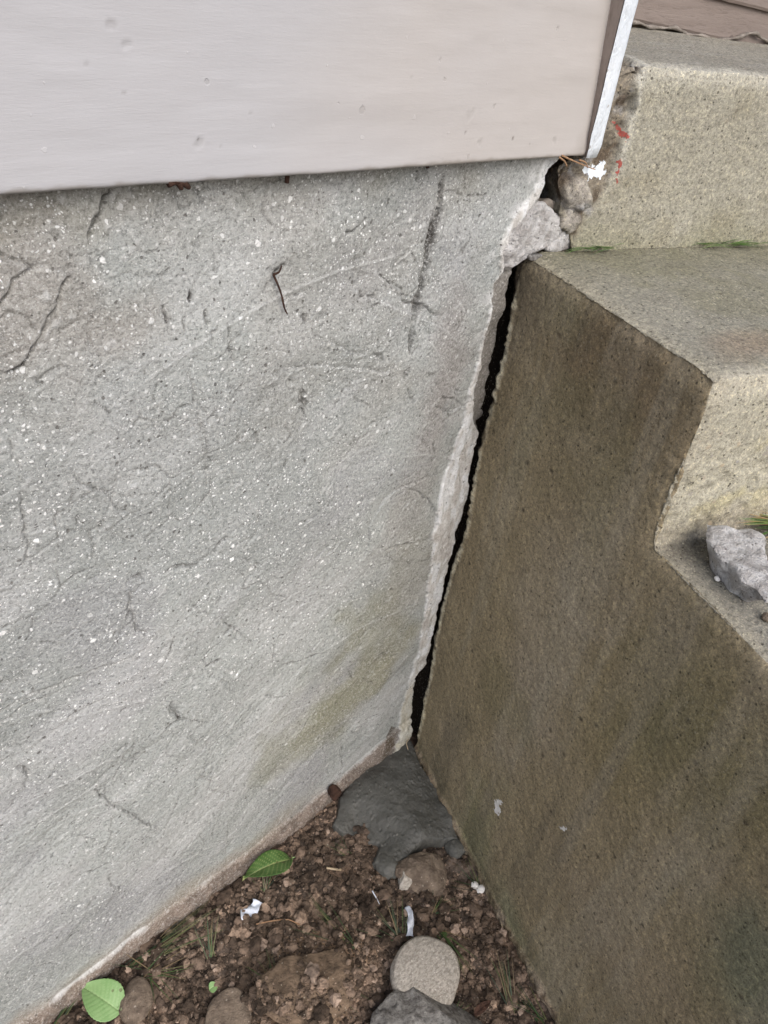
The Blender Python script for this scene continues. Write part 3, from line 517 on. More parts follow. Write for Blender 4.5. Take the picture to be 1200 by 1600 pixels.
    for p, r, a in (((900, 300), .020, .010), ((892, 345), .016, .008), ((1006, 104), .005, -.008), ((990, 150), .012, .004)):
        cu, cz = r1(p); dd = np.maximum(np.abs((u-cu)*1.1+(z-cz)*.45), np.abs((z-cz)*.85-(u-cu)*.3))+vn(P1, 45, 57)*.005; disp += (nv > .2)*sst(r, r*.75, dd)*a*(1+1.1*fbm(P1, 38, 3, 64))
    P = P1+N1*disp[:, None]-rnd[:, None]*((S+Z)*.7071)[None]; base = np.array([.36, .35, .295])[None]*np.ones((len(P), 1))
    tm = sst(.4, .8, nz_); mixc(tm, (.30, .285, .245)); n2 = fbm(P1, 14, 4, 58)
    mixc(sst(.0, .4, n2)*.45*(1-tm), (.40, .39, .335)); mixc(sst(1.03, .975, z+n2*.03)*.5, (.25, .245, .165)); mixc(sst(.02, .4, fbm(P1, 20, 4, 59))*(1-tm)*.4, (.29, .27, .20))
    mixc(np.exp(-(d/.014)**2)*.7, (.54, .53, .47)); mixc(tm*sst(.0, .4, fbm(P1*np.array([1, 5, 1]), 12, 4, 60))*.4, (.36, .35, .32))
    mixc(rough*.8*(.45+.55*sst(1.03, 1.06, z)), (.20, .17, .135)); mixc(rough*sst(.0, .35, fbm(P1, 60, 4, 61))*.7, (.33, .34, .36)); mixc(rough*sst(.1, .4, fbm(P1, 50, 4, 62))*.8, (.09, .065, .045))
    edgew = np.exp(-((u-clean-.004)/.006)**2)*sst(1.03, 1.1, z)*sst(-.3, .2, n2); mixc(edgew*.55, (.60, .60, .56))
    for p, r in (((900, 300), .020), ((892, 345), .016)):
        cu, cz = r1(p); dd = np.hypot(u-cu, z-cz)+vn(P1, 70, 57)*.004; mixc((nv > .1)*sst(r, r*.6, dd)*.85, (.40, .38, .35))
    cu, cz = r1((1006, 104)); mixc((nv > .1)*sst(.005, .002, np.hypot(u-cu, z-cz))*.9, (.08, .05, .03))
    up_ = mesh_obj('landing_step', P, Fq, M['steps'], root, base); BV_LAND = bvh(P, Fq[((P@A < .2) & (P@S > -.1))[Fq].all(1)]); setcol(up_.data, np.stack([.8*(1-rough*.6), .15+rough*.8, tm*0], 1), 'Fx')
    return root
steps = build_steps()
toR = lambda v: (lambda p: (lambda q: sv(q[0], v, q[1]))(r1(p, v)))
for i, px in enumerate([[(964, 193), (971, 191), (976, 202), (985, 207), (985, 218), (977, 225), (971, 213), (973, 205)], [(965, 252), (971, 246), (975, 254), (970, 264), (964, 262)],
                        [(963, 266), (970, 266), (969, 275), (963, 273)], [(960, 279), (967, 279), (966, 288), (959, 287)]]):
    decal('red_paint_mark', px, toR(-.004), S, BV_LAND, M['red'], steps, 200+i)
for i, px in enumerate([[(914, 262), (925, 258), (936, 262), (945, 250), (954, 252), (952, 266), (956, 278), (940, 283), (922, 281), (914, 272)]]):
    decal('white_paint_smear', px, toR(-.004), S, BV_LAND, M['whitepaint'], steps, 210+i, lift=.0005)
toS = lambda off: (lambda p: (lambda q: sv(off, q[0], q[1]))(sdp(p, off)))
for i, px in enumerate([[(771, 1249), (781, 1246), (785, 1254), (781, 1261), (784, 1268), (779, 1276), (771, 1267)], [(872, 1290), (880, 1288), (889, 1295), (888, 1300), (878, 1298)]]):
    decal('white_paint_spot', px, toS(-.001), -A, BV_SIDE, M['pebble'], steps, 220+i)

# ------------------------------------------------------------------ painted boards over the wall
def build_board():
    root = empty('trim_board', (-.3, -.02, 1.09)); tag(root, 'wide beige painted board above the foundation, its right end edged in white paint', 'board')
    yb = -.022
    b0, b1 = wl((0, 305), yb), wl((917, 243), yb); sl = (b1[1]-b0[1])/(b1[0]-b0[0])
    def zb(x): return b0[1]+(x-b0[0])*sl
    r_top = wl((956, 0), yb); xr0, xr1 = b1[0], r_top[0]; z1 = r_top[1]
    xs = np.concatenate([np.linspace(-2.6, -.72, 30), np.arange(-.71, xr0+.001, .0016)]); xs[-1] = xr0
    zz = np.concatenate([[-.022, -.016, -.010, -.005, -.0015], np.linspace(0, .20, 124), np.linspace(.21, .5, 14)])
    XX, TT = np.meshgrid(xs, zz); x = XX.ravel(); t = TT.ravel()
    tilt = (xr1-xr0)/(z1-b1[1])
    zq = zb(x)+np.maximum(t, 0)+.0; P = np.stack([x, t, x*0], 1)
    edge = fbm(P*np.array([1, 0, 0]), 40, 4, 300)*.0004
    zq = zq+np.where(t < .02, edge*sst(.02, 0, t), 0)
    y = np.where(t < 0, yb+.002+(-t), yb)+np.where((t >= 0) & (t < .003), .0012*(1-t/.003)**2, 0)
    xx = x+tilt*np.maximum(t, 0)*sst(-.25, xr0, x)
    y = y-fbm(P*np.array([.5, 2, 1]), 18, 3, 301)*.0008-fbm(P, 3, 2, 302)*.0015
    col = np.array([.415, .420, .440])[None]*np.ones((len(x), 1)); warm = sst(-.45, .0, x+fbm(P, 4, 3, 303)*.2)[:, None]; col = col*(1-warm)+np.array([.440, .420, .405])*warm
    dirt = (sst(.0035, .0, t+fbm(P, 60, 4, 304)*.004)*.5)[:, None]; col = col*(1-dirt)+np.array([.20, .175, .14])*dirt
    dk = (sst(.035, .0, np.hypot((x-xr0), t)+fbm(P, 50, 4, 305)*.02)*.35)[:, None]; col = col*(1-dk)+np.array([.22, .19, .16])*dk
    for p, rad, dep, dkm in (((172, 38), .0045, .0012, .25), ((195, 72), .0045, .0018, .15), ((135, 98), .0022, .001, .3), ((193, 144), .0022, .0012, .35), ((310, 222), .006, .0016, .2), ((309, 217), .0018, .002, .7), ((343, 228), .003, .0012, .3), ((224, 196), .0018, .001, .3),
                               ((390, 176), .0022, .001, .3), ((398, 44), .002, .001, .2), ((727, 207), .0025, .002, .8), ((752, 222), .006, .0014, .2), ((803, 216), .0024, .002, .9), ((829, 225), .0022, .002, .8), ((868, 218), .005, .001, .3), ((735, 180), .008, .001, .12), ((873, 44), .0024, .0012, .4), ((690, 262-12), .003, .0008, .15), ((640, 120), .002, .001, .25)):
        c = wl(p, yb); dd = np.hypot((xx-c[0]), (zq-c[1])*1.3)+vn(P, 220, 307)*rad*.5; dep *= .25; dkm *= .7; rad *= .8; m = sst(rad, rad*.35, dd); y = y+m*dep-np.exp(-((dd-rad*1.15)/(rad*.3))**2)*dep*.35; m = (m*dkm)[:, None]; col = col*(1-m)+np.array([.10, .085, .07])*m
    mesh_obj('board_face', np.stack([xx, y, zq], 1), grid_faces(len(xs), len(zz)), M['board'], root, col)
    # the proud end piece: left cheek with shade put into its brown, white front
    top = z1+.34; k = (top-b1[1])/(z1-b1[1])
    def sec(t):                                  # t: 0 at the foot, 1 at the top edge of the photo
        xl = xr0+(xr1-xr0)*t; dpt = .003+.012*min(t, 1.3)
        a = at(976-(976-917)*(1-min(t, 1)) , 0+243*(1-min(t, 1)), (0, yb-dpt, 0), Y); wd = .0265
        if t > 1: a = a+np.array([xr1-xr0, 0, z1-b1[1]])*(t-1)
        return xl, a[0], dpt, wd, b1[1]+(z1-b1[1])*t
    V = []; Fc = []; Vw = []; Fw = []; N = 40
    for i in range(N+1):
        t = -.01+k*i/N; xl, xa, dpt, wd, z = sec(max(t, 0)); z = b1[1]+(z1-b1[1])*t; j = random.gauss(0, .0004)
        wd = wd*min(1., .86+.2*i); 
        V += [(xl-.001, yb+.004, z), (xa+.0005+j, yb-dpt+.001, z), (xa+.012, yb-dpt+.002, z), (xa+.012, yb+.02, z)]
        Vw += [(xa+j, yb-dpt-.0004, z), (xa+wd*.3, yb-dpt-.0022, z), (xa+wd*.75, yb-dpt-.002, z), (xa+wd+random.gauss(0, .0005), yb-dpt+.0008, z), (xa+wd+.001, yb+.012, z)]
        if i:
            q = 4*(i-1)
            for m in range(3): Fc.append((q+m, q+m+1, q+m+5, q+m+4))
            q = 5*(i-1)
            for m in range(4): Fw.append((q+m, q+m+1, q+m+6, q+m+5))
    Fw.append((4, 3, 2, 1, 0)); Fc.append((3, 2, 1, 0))
    mesh_obj('end_cheek', V, Fc, M['cheek'], root, smooth=False); mesh_obj('white_end_strip', Vw, Fw, M['whitepaint'], root)
    return root
build_board()

# ------------------------------------------------------------------ lap siding behind the landing
def build_siding():
    N_ = S; v0 = -.40
    a = at(990, 33, S*v0, S); b = at(1210, 80, S*v0, S); dr = b-a; L0 = a-dr*1.6; L1 = b+dr*1.2
    root = empty('lap_siding', (a+b)/2-Z*.02); tag(root, 'taupe lap siding boards ending above the landing, upper right corner', 'siding')
    for k in range(4):
        z0 = .0+k*.052; V = []; n = 60
        for i in range(n+1):
            p = L0+(L1-L0)*i/n+Z*z0; wob = random.gauss(0, .0003)
            V += [p+N_*(-.006), p+N_*(.006+wob)+Z*wob, p+N_*(.0075+wob)+Z*.004, p+N_*(-.002)+Z*.060]
        Fc = []
        for i in range(n):
            q = 4*i
            for m in range(3): Fc.append((q+m, q+m+4, q+m+5, q+m+1))
        mesh_obj('siding_board', V, Fc, M['siding'], root, smooth=False)
    V, Fc = prism([L0+N_*-.008+Z*.01, L1+N_*-.008+Z*.01, L1+N_*-.008-Z*.05, L0+N_*-.008-Z*.05], N_*0, N_*-.02); mesh_obj('sill_board', V, Fc, M['wood'], root, smooth=False)
    # the strip of old caulk that has come loose
    pts = [(985, 34), (1000, 36), (1013, 42), (1040, 44), (1055, 43), (1066, 49), (1072, 54), (1095, 55), (1108, 60), (1116, 64), (1140, 61), (1155, 58), (1170, 52), (1182, 52), (1190, 60), (1205, 66), (1230, 74)]
    W = [at(x, y, S*(v0+.012), S) for x, y in pts]; V = []; Fc = []; n = 7; k = 0; rows = []
    for i in range(len(W)-1):
        for j in range(5): rows.append(W[i]*(1-j/5)+W[i+1]*(j/5))
    for i, p in enumerate(rows):
        r = .0026+.0010*math.sin(i*.7)+random.gauss(0, .0004)
        for m in range(n): a_ = m*2*math.pi/n; V.append(p+N_*(r*1.2*math.cos(a_))+Z*(r*math.sin(a_)))
        if i:
            for m in range(n): Fc.append(((i-1)*n+m, (i-1)*n+(m+1) % n, i*n+(m+1) % n, i*n+m))
    o = mesh_obj('caulk_bead', V, Fc, M['caulk'], None, org='auto'); tag(o, 'dirty grey caulk bead peeling out from under the lap siding', 'caulk')
build_siding()

# ------------------------------------------------------------------ ground
MOR = [(632, 1150), (614, 1166), (588, 1190), (545, 1218), (529, 1243), (522, 1286), (536, 1301), (573, 1306), (588, 1318), (588, 1345), (606, 1358), (640, 1342), (660, 1322), (690, 1316), (716, 1310), (699, 1265), (660, 1195), (645, 1155)]
def soil_h(P):
    x, y = P[:, 0], P[:, 1]
    h = fbm(P, 7, 3, 400)*.016+np.abs(fbm(P, 26, 4, 401))*.012-.004
    d, v = worley(P, 34, 402); h = h+sst(.5, .1, d)*.007*v
    d, v = worley(P, 75, 403); h = h+sst(.5, .1, d)*.0035*v
    d, v = worley(P, 160, 405); h = h+sst(.5, .1, d)*.0016*v
    c = hz((490, 1530)); dd = np.hypot((x-c[0])/.13, (y-c[1])/.085); h = h*(.3+.7*sst(.3, 1.1, dd+.3*fbm(P, 14, 3, 420)))+sst(1.15, .1, dd)*.034
    h -= .010*sst(.05, .0, -y)          # a slight furrow along the wall
    return h-.004
def build_ground():
    xs = np.concatenate([-np.geomspace(40, .87, 40), np.arange(-.86, .02, .0018), np.geomspace(.04, 40, 34)])
    ys = np.concatenate([-np.geomspace(40, .72, 40), np.arange(-.71, .03, .0018), np.geomspace(.05, 40, 20)])
    XX, YY = np.meshgrid(xs, ys); x, y = XX.ravel(), YY.ravel(); P = np.stack([x, y, x*0], 1)
    near = sst(4., 1.2, np.hypot(x, y)); h = soil_h(P)*near-.06*sst(.015, .03, y)*near
    h += fbm(P, 300, 2, 404)*.0008*near
    n = fbm(P, 8, 4, 410); col = np.ones((len(x), 3))*(1+.5*fbm(P, 40, 4, 411)[:, None])
    m = sst(-.1, .35, n)[:, None]; col = col*(1-m)+np.array([1.5, 1.35, 1.2])*m*(1+.3*fbm(P, 90, 3, 412)[:, None])
    c = hz((480, 1520)); dd = np.hypot((x-c[0])/.14, (y-c[1])/.10)+.4*n; m = sst(1.1, .3, dd)[:, None]; col = col*(1-m)+np.array([2.2, 1.95, 1.6])*m
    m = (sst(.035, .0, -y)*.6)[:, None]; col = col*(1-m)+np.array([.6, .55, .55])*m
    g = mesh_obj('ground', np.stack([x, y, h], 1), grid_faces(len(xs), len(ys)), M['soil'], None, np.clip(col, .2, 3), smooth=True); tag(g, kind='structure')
build_ground()
def gz(x, y): return float(soil_h(np.array([[x, y, 0.]]))[0])
def on_side(x, y): return (np.array([x, y, 0])@A) > -.012 or y > -.006

# wet cement patch
def build_patch():
    poly = [tuple(hz(p, .006)[:2]) for p in MOR]; xa = [p[0] for p in poly]; ya = [p[1] for p in poly]
    xs = np.arange(min(xa)-.02, max(xa)+.02, .0014); ys = np.arange(min(ya)-.02, max(ya)+.02, .0014)
    XX, YY = np.meshgrid(xs, ys); x, y = XX.ravel(), YY.ravel(); P = np.stack([x, y, x*0], 1)
    s = sdf(x, y, poly)+fbm(P, 40, 4, 500)*.010
    base = soil_h(P)*.15+.008
    h = base+.005*sst(.0, -.030, s)+fbm(P, 18, 3, 501)*.0015+fbm(P, 110, 4, 502)*.0012*sst(.2, -.3, fbm(P, 9, 2, 503))
    for p, r, a in (((560, 1285), .035, -.014), ((600, 1310), .035, -.010), ((640, 1285), .045, .010), ((600, 1235), .05, .006), ((705, 1280), .016, .008), ((690, 1262), .012, .006), ((660, 1310), .02, .006)):
        c = hz(p, .006); dd = np.hypot(x-c[0], y-c[1]); h += a*np.exp(-(dd/r)**2)
    h = h-.030*sst(-.004, .008, s); keep = s < .012
    d, v = worley(P, 110, 504); h += (v > .82)*sst(.35, .1, d)*.0016-(v < .10)*sst(.3, .1, d)*.002
    idx = np.full(len(x), -1); ii = np.where(keep)[0]; idx[ii] = np.arange(len(ii)); Fq = idx[grid_faces(len(xs), len(ys), keep)]
    o = mesh_obj('cement_patch', np.stack([x, y, h], 1)[ii], Fq, M['cement'], None, org='auto'); tag(o, 'dark grey wet cement smoothed into the corner below the crack', 'cement patch')
build_patch()

# ------------------------------------------------------------------ stones
_ico = {}
def ico(n):
    if n not in _ico:
        bm = bmesh.new(); bmesh.ops.create_icosphere(bm, subdivisions=n, radius=1); _ico[n] = (np.array([v.co[:] for v in bm.verts]), np.array([[v.index for v in f.verts] for f in bm.faces])); bm.free()
    return _ico[n]
def stone(name, px, rpx, mat, label, cat='stone', sq=.6, asp=1., ang=0., rough=.06, seed=1, sink=.35, n=6, flat=0., zc=0., facet=0., group=None, col=None):
    c = hz(px, zc); sc = np.linalg.norm(c-CAM)/F; r = rpx*sc
    V, Fc = ico(n); D = V.copy(); k = 1+fbm(D+seed*3.7, 1.1, 3, seed)*rough*2.5+fbm(D+seed, 5, 3, seed+1)*rough*.35+fbm(D+seed, 20, 3, seed+2)*rough*.12
    if facet:
        rg = np.random.default_rng(seed); 
        for i in range(9):
            nn = rg.normal(size=3); nn /= np.linalg.norm(nn); hh = rg.uniform(.62, .9); pr = D@nn*k; k = np.where(pr > hh, k*(1-facet)+facet*k*hh/np.maximum(pr, 1e-3), k)
    D = D*k[:, None]
    if flat: D[:, 2] = np.where(D[:, 2] > flat, flat+(D[:, 2]-flat)*.35, D[:, 2])
    D = D*np.array([r*asp, r/asp**.3, r*sq]); ca, sa = math.cos(ang), math.sin(ang); D = np.stack([D[:, 0]*ca-D[:, 1]*sa, D[:, 0]*sa+D[:, 1]*ca, D[:, 2]], 1)
    g = zc if zc else gz(c[0], c[1]); ctr = np.array([c[0], c[1], g+r*sq*(1-2*sink)])
    o = mesh_obj(name, D+ctr, Fc, M[mat], None, org='auto', col=None if col is None else np.ones((len(D), 3))*col); tag(o, label, cat, group); return o
stone('round_stone', (662, 1526), 46, 'granite', 'round flat-topped speckled grey stone beside the white strip of plastic', sq=.50, rough=.028, seed=3, sink=.12, flat=.40, asp=1.04, facet=.08)
stone('rough_stone', (668, 1616), 62, 'greystone', 'coarse grey granite stone cut off by the lower edge, touching the round stone', sq=.5, rough=.13, seed=8, sink=.40, facet=.95, asp=1.25, ang=-.8)
stone('brown_stone', (213, 1566), 22, 'brownstone', 'smooth egg-shaped brown stone beside the pale green leaf', sq=.62, rough=.05, seed=11, sink=.25, asp=1.15, ang=.75)
stone('flat_stone', (357, 1594), 30, 'brownstone', 'flat oval brown stone at the lower edge, right of the egg-shaped one', sq=.4, rough=.05, seed=14, sink=.40, asp=1.15, ang=.8, flat=.4)
stone('muddy_stone', (660, 1360), 30, 'brownstone', 'muddy brown and white stone half covered by the cement patch', sq=.7, rough=.16, seed=17, sink=.40, facet=.7, asp=1.5, ang=-.85)
stone('white_stone', (633, 1372), 13, 'granite', 'pale chalky stone chip stuck to the muddy stone under the cement', sq=.8, rough=.12, seed=19, sink=.15, facet=.9, asp=1.3, ang=.6)
stone('cement_stone', (607, 1350), 19, 'cement', 'cement-smeared cobble at the lower tip of the cement patch', sq=.6, rough=.06, seed=23, sink=.3)
stone('cement_stone', (712, 1322), 15, 'cement', 'small grey cement-coated cobble against the foot of the steps', sq=.7, rough=.07, seed=24, sink=.3)
bur = stone('buried_stone', (484, 1562), 50, 'crumb', 'large tan stone half buried in the soil left of the round stone', sq=.42, rough=.14, seed=29, sink=.42, asp=1.5, ang=-.5, facet=.6, col=np.array([1.25, 1.15, .98]))
stone('white_pebble', (743, 1381), 5.5, 'pebble', 'small white pebble at the foot of the steps, upper of two', 'pebble', sq=.7, seed=31, sink=.1, n=3)
stone('white_pebble', (752, 1388), 6, 'pebble', 'small white pebble at the foot of the steps, lower of two', 'pebble', sq=.7, seed=32, sink=.1, n=3, asp=1.2)
stone('mortar_crumb', (1119, 907), 4.5, 'pebble', 'tiny white mortar crumb on the lower tread beside the big broken piece', 'crumb', sq=.8, seed=33, sink=.0, n=3, zc=H2, facet=.6)
stone('mortar_crumb', (1197, 969), 8, 'brownstone', 'dark brown crumb at the right edge of the picture on the lower tread', 'crumb', sq=.7, seed=34, sink=.05, n=4, zc=H2, facet=.6)
clods = [(418, 1402, 9), (350, 1398, 13), (392, 1392, 8), (385, 1445, 11), (372, 1440, 9), (290, 1470, 8), (310, 1505, 11), (325, 1460, 7), (270, 1485, 6), (250, 1565, 9), (110, 1590, 14), (345, 1480, 9), (300, 1490, 8), (480, 1275, 10),
         (560, 1325, 10), (500, 1310, 9), (470, 1330, 12), (530, 1345, 8), (600, 1400, 11), (560, 1380, 9), (740, 1440, 12), (765, 1465, 10), (700, 1425, 9), (725, 1500, 9), (780, 1530, 11), (800, 1560, 12), (745, 1560, 10), (440, 1420, 10), (520, 1410, 12), (575, 1450, 8), (555, 1425, 7), (430, 1470, 9), (245, 1520, 7), (330, 1545, 6), (285, 1545, 9), (820, 1590, 12), (455, 1395, 8), (400, 1480, 11), (590, 1560, 10), (400, 1580, 12)]
for i, (a, b, r) in enumerate(clods):
    kk = random.uniform(.6, 1.5); r *= random.uniform(.5, 1.0)
    stone('dirt_clod', (a, b), r, 'crumb', 'rough brown clod lying in the loose soil between the wall and the steps', 'clod', sq=random.uniform(.55, .8), rough=.15, seed=600+i*3, sink=.25, n=4, facet=.95, asp=random.uniform(1, 1.35), ang=random.uniform(0, 3), group='clods in the loose soil', col=np.array([1, .93, .86])*kk)
# fine crumbs of soil and grit: too many to count
def build_crumbs():
    Vs, Fs, Cs = [], [], []; n = 0; v3, f3 = ico(1); v2, f2 = ico(2)
    K = 72000; cx = RNG.uniform(-.84, 0, K); cy = RNG.uniform(-.66, -.004, K); q = np.stack([cx, cy, cx*0], 1)
    ok = (q@A < -.010) & (fbm(q, 10, 3, 700) > RNG.uniform(-.8, .1, K)) & (sdf(cx, cy, PATCH) > 0); cx, cy, q = cx[ok], cy[ok], q[ok]; cz = soil_h(q)
    def objbv(o_): return BVHTree.FromPolygons([tuple(np.array(v.co)+np.array(o_.location)) for v in o_.data.vertices], [tuple(p.vertices) for p in o_.data.polygons])
    bb = objbv(bur); c0 = np.array(bur.location); nearb = np.where(np.hypot(cx-c0[0], cy-c0[1]) < .12)[0]
    for k in nearb:
        hit = bb.ray_cast(Vector((cx[k], cy[k], .3)), Vector((0, 0, -1)))[0]
        if hit is not None and hit[2] > cz[k] and random.random() < .45+.9*float(vn(np.array([[cx[k], cy[k], 0.]]), 30, 77)[0]): cz[k] = hit[2]
    for i in range(len(cx)):
        x, y, zg = cx[i], cy[i], cz[i]
        r = min(.0095, .0008*math.exp(abs(random.gauss(0, .85)))); V, Fc = (v2, f2) if r > .003 else (v3, f3)
        D = V*(1+.45*RNG.uniform(-.8, .8, len(V))[:, None])*r*np.array([random.uniform(.8, 1.4), random.uniform(.8, 1.2), random.uniform(.6, .95)])
        a = random.uniform(0, 6.28); ca, sa = math.cos(a), math.sin(a); D = np.stack([D[:, 0]*ca-D[:, 1]*sa, D[:, 0]*sa+D[:, 1]*ca, D[:, 2]], 1)
        Vs.append(D+np.array([x, y, zg+r*.3])); Fs.append(Fc+n); n += len(V)
        c = np.array([1, .93, .85])*random.choice([.5, .8, 1., 1.3, 1.9])*random.uniform(.8, 1.2)*(1+.5*float(vn(np.array([[x, y, 0.]]), 14, 78)[0]))
        if random.random() < .05: c = np.array([2.6, 2.5, 2.4])
        Cs.append(np.ones((len(V), 3))*c)
    o = mesh_obj('soil_crumbs', np.concatenate(Vs), np.concatenate(Fs), M['crumb'], None, np.concatenate(Cs), smooth=False); tag(o, 'loose brown soil crumbs and fine grit', 'soil crumbs', kind='stuff')
PATCH = [tuple(hz(p, .006)[:2]) for p in MOR]
build_crumbs()

# ------------------------------------------------------------------ broken pieces
def chunk(name, px, mp, depth, nrm, mat, label, seed, vox=.0015, amp=.003, taper=.8, bulge=.006, cat='mortar piece', col=None):
    pts = [np.asarray(mp(p)) for p in px]; c = sum(pts)/len(pts); nrm = np.asarray(nrm, float); n = len(pts)
    fr = [c+(p-c)*.86+nrm*bulge for p in pts]; bk = [c+(p-c)*taper-nrm*depth for p in pts]
    V = fr+pts+bk; Fc = [list(range(n))[::-1], [2*n+i for i in range(n)]]
    for L in (0, n): Fc += [[L+i, L+(i+1) % n, L+n+(i+1) % n, L+n+i] for i in range(n)]
    P, Fq, N = remeshed(V, Fc, vox); rg = 1-np.abs(fbm(P, 38, 4, seed))*2
    P = P+N*(fbm(P, 26, 3, seed+2)*amp*1.8+rg*amp*.35+fbm(P, 150, 3, seed+1)*amp*.3)[:, None]
    o = mesh_obj(name, P, Fq, M[mat], None, org='auto'); tag(o, label, cat); return o
wy = lambda y: (lambda p: at(p[0], p[1], (0, y, 0), Y))
chunk('mortar_chunk', [(778, 418), (776, 392), (792, 368), (812, 342), (828, 322), (845, 317), (864, 322), (874, 338), (873, 356), (864, 374), (850, 384), (838, 392), (822, 402), (800, 414), (788, 421)], wy(-.002), .022, -Y, 'rubble', 'large white lump of broken mortar wedged in the crack below the board', 41, amp=.0045)
chunk('mortar_wedge', [(851, 390), (866, 374), (879, 356), (893, 363), (894, 384), (880, 390), (866, 393)], wy(-.006), .020, -Y, 'rubble', 'small triangular cream mortar wedge resting on the upper tread in the crack', 44, amp=.0022, bulge=.004)
chunk('mortar_sliver', [(822, 400), (846, 397), (850, 402), (838, 408), (826, 406)], wy(-.008), .012, -Y, 'greystone', 'thin grey mortar sliver at the top of the narrow crack', 47, amp=.0012, bulge=.002, vox=.0012)
chunk('mortar_flake', [(842, 318), (856, 312), (874, 318), (876, 325), (862, 326)], wy(.010), .014, -Y, 'caulk', 'grey brown crumbled mortar flake on top of the white lump in the crack', 48, amp=.002, bulge=.003, vox=.0012)
zt = H2+.028
ro = [(p[0]+random.gauss(0, 3), p[1]+random.gauss(0, 3)) for p in [(1103, 816), (1116, 818), (1126, 822), (1150, 826), (1172, 826), (1188, 838), (1194, 856), (1199, 878), (1216, 900), (1226, 930), (1212, 946), (1190, 942), (1176, 930), (1160, 906), (1146, 888), (1124, 868), (1108, 852), (1103, 838)]]
chunk('broken_mortar_piece', ro, lambda p: hz(p, zt), .027, Z, 'rubble', 'large jagged pale grey piece of broken mortar lying on the lower tread', 51, amp=.0038, taper=.52, bulge=.003)

# ------------------------------------------------------------------ thin things
def tube(pts, r0, r1=None, n=6):
    pts = [np.asarray(p, float) for p in pts]; V = []; Fc = []; r1 = r0 if r1 is None else r1; m = len(pts)
    for i, p in enumerate(pts):
        t = pts[min(i+1, m-1)]-pts[max(i-1, 0)]; t /= np.linalg.norm(t)+1e-9; a = np.cross(t, [.3, .2, .93]); a /= np.linalg.norm(a)+1e-9; b = np.cross(t, a)
        r = r0+(r1-r0)*i/(m-1)
        for k in range(n): q = k*2*math.pi/n; V.append(p+a*r*math.cos(q)+b*r*math.sin(q))
        if i:
            for k in range(n): Fc.append(((i-1)*n+k, (i-1)*n+(k+1) % n, i*n+(k+1) % n, i*n+k))
    Fc += [tuple(range(n))[::-1], tuple((m-1)*n+k for k in range(n))]
    return V, Fc
def smooth_line(pts, k=5):
    pts = [np.asarray(p, float) for p in pts]; out = []
    for i in range(len(pts)-1):
        p0, p1, p2, p3 = pts[max(i-1, 0)], pts[i], pts[i+1], pts[min(i+2, len(pts)-1)]
        for j in range(k):
            t = j/k; out.append(.5*((2*p1)+(-p0+p2)*t+(2*p0-5*p1+4*p2-p3)*t*t+(-p0+3*p1-3*p2+p3)*t**3))
    return out+[pts[-1]]
def twig(name, px, mp, r, mat, label, cat, r1=None):
    V, Fc = tube(smooth_line([mp(p) for p in px]), r, r1); o = mesh_obj(name, V, Fc, M[mat], None, org='auto'); tag(o, label, cat); return o
def multi(name, lines, r, mat, label, cat):
    V, Fc = [], []
    for L in lines:
        v, f = tube(smooth_line(L), r, r*.5); Fc += [tuple(k+len(V) for k in q) for q in f]; V += v
    o = mesh_obj(name, V, Fc, M[mat], None, org='auto'); tag(o, label, cat)
gr = lambda h: (lambda p: (lambda c: c+Z*(gz(c[0], c[1])+h))(hz(p)))
multi('dry_needles', [[wy(-.022)(p) for p in L] for L in ([(878, 243), (895, 251), (912, 258), (930, 265)], [(874, 246), (882, 252), (886, 260)], [(905, 250), (915, 254), (918, 262)])], .0011, 'straw', 'brown pine needles caught under the right end of the beige board', 'pine needles')
multi('rootlet', [[wy(-.0045)(p) for p in L] for L in ([(427, 429), (435, 447), (441, 465), (446, 487)], [(427, 429), (436, 425), (440, 415)], [(441, 465), (444, 480), (449, 491)])], .0011, 'rust', 'thin rusty brown rootlet stuck to the middle of the grey wall', 'rootlet')
multi('bark_scrap', [[wy(-.020)(p) for p in L] for L in ([(262, 287), (275, 284), (292, 288)], [(280, 286), (284, 296)], [(288, 286), (296, 294)])], .0030, 'rust', 'reddish brown bark scrap under the bottom edge of the beige board', 'bark')
twig('rust_stub', [(449, 274), (448, 286)], wy(-.010), .0020, 'rust', 'short rust red stub under the board, right of the bark scrap', 'rust stub')
twig('rust_stub', [(664, 258), (667, 250), (668, 262)], wy(-.013), .0018, 'rust', 'small rust brown stub under the board, above the long groove', 'rust stub')
chunk('rotted_wood', [(515, 1244), (519, 1234), (527, 1229), (532, 1234), (526, 1243), (518, 1250)], wy(-.012), .012, -Y, 'rust', 'dark red brown rotted wood lump at the wall foot, left of the cement', 61, amp=.003, cat='wood', vox=.0014)
twig('pale_stick', [(510, 1356), (522, 1357), (533, 1360)], gr(.005), .0020, 'pale', 'short pale stick lying on the soil left of the cement patch', 'stick')
twig('needle_stem', [(400, 1446), (425, 1440), (450, 1443), (468, 1450)], gr(.006), .0011, 'straw', 'curved reddish brown stem on the soil right of the white scrap', 'stem')
twig('needle_stem', [(779, 1421), (784, 1445), (787, 1462), (785, 1470)], gr(.006), .0010, 'pale', 'thin pale stem on the soil beside the foot of the steps', 'stem')
twig('pale_rootlet', [(634, 1152), (636, 1163), (633, 1170), (636, 1178)], gr(.022), .0010, 'pale', 'wisp of pale root hanging below the crack onto the wet cement', 'rootlet')
twig('white_straw', [(581, 1394), (587, 1404), (592, 1414)], gr(.006), .0012, 'paper', 'thin white straw lying just below the cement patch', 'straw')
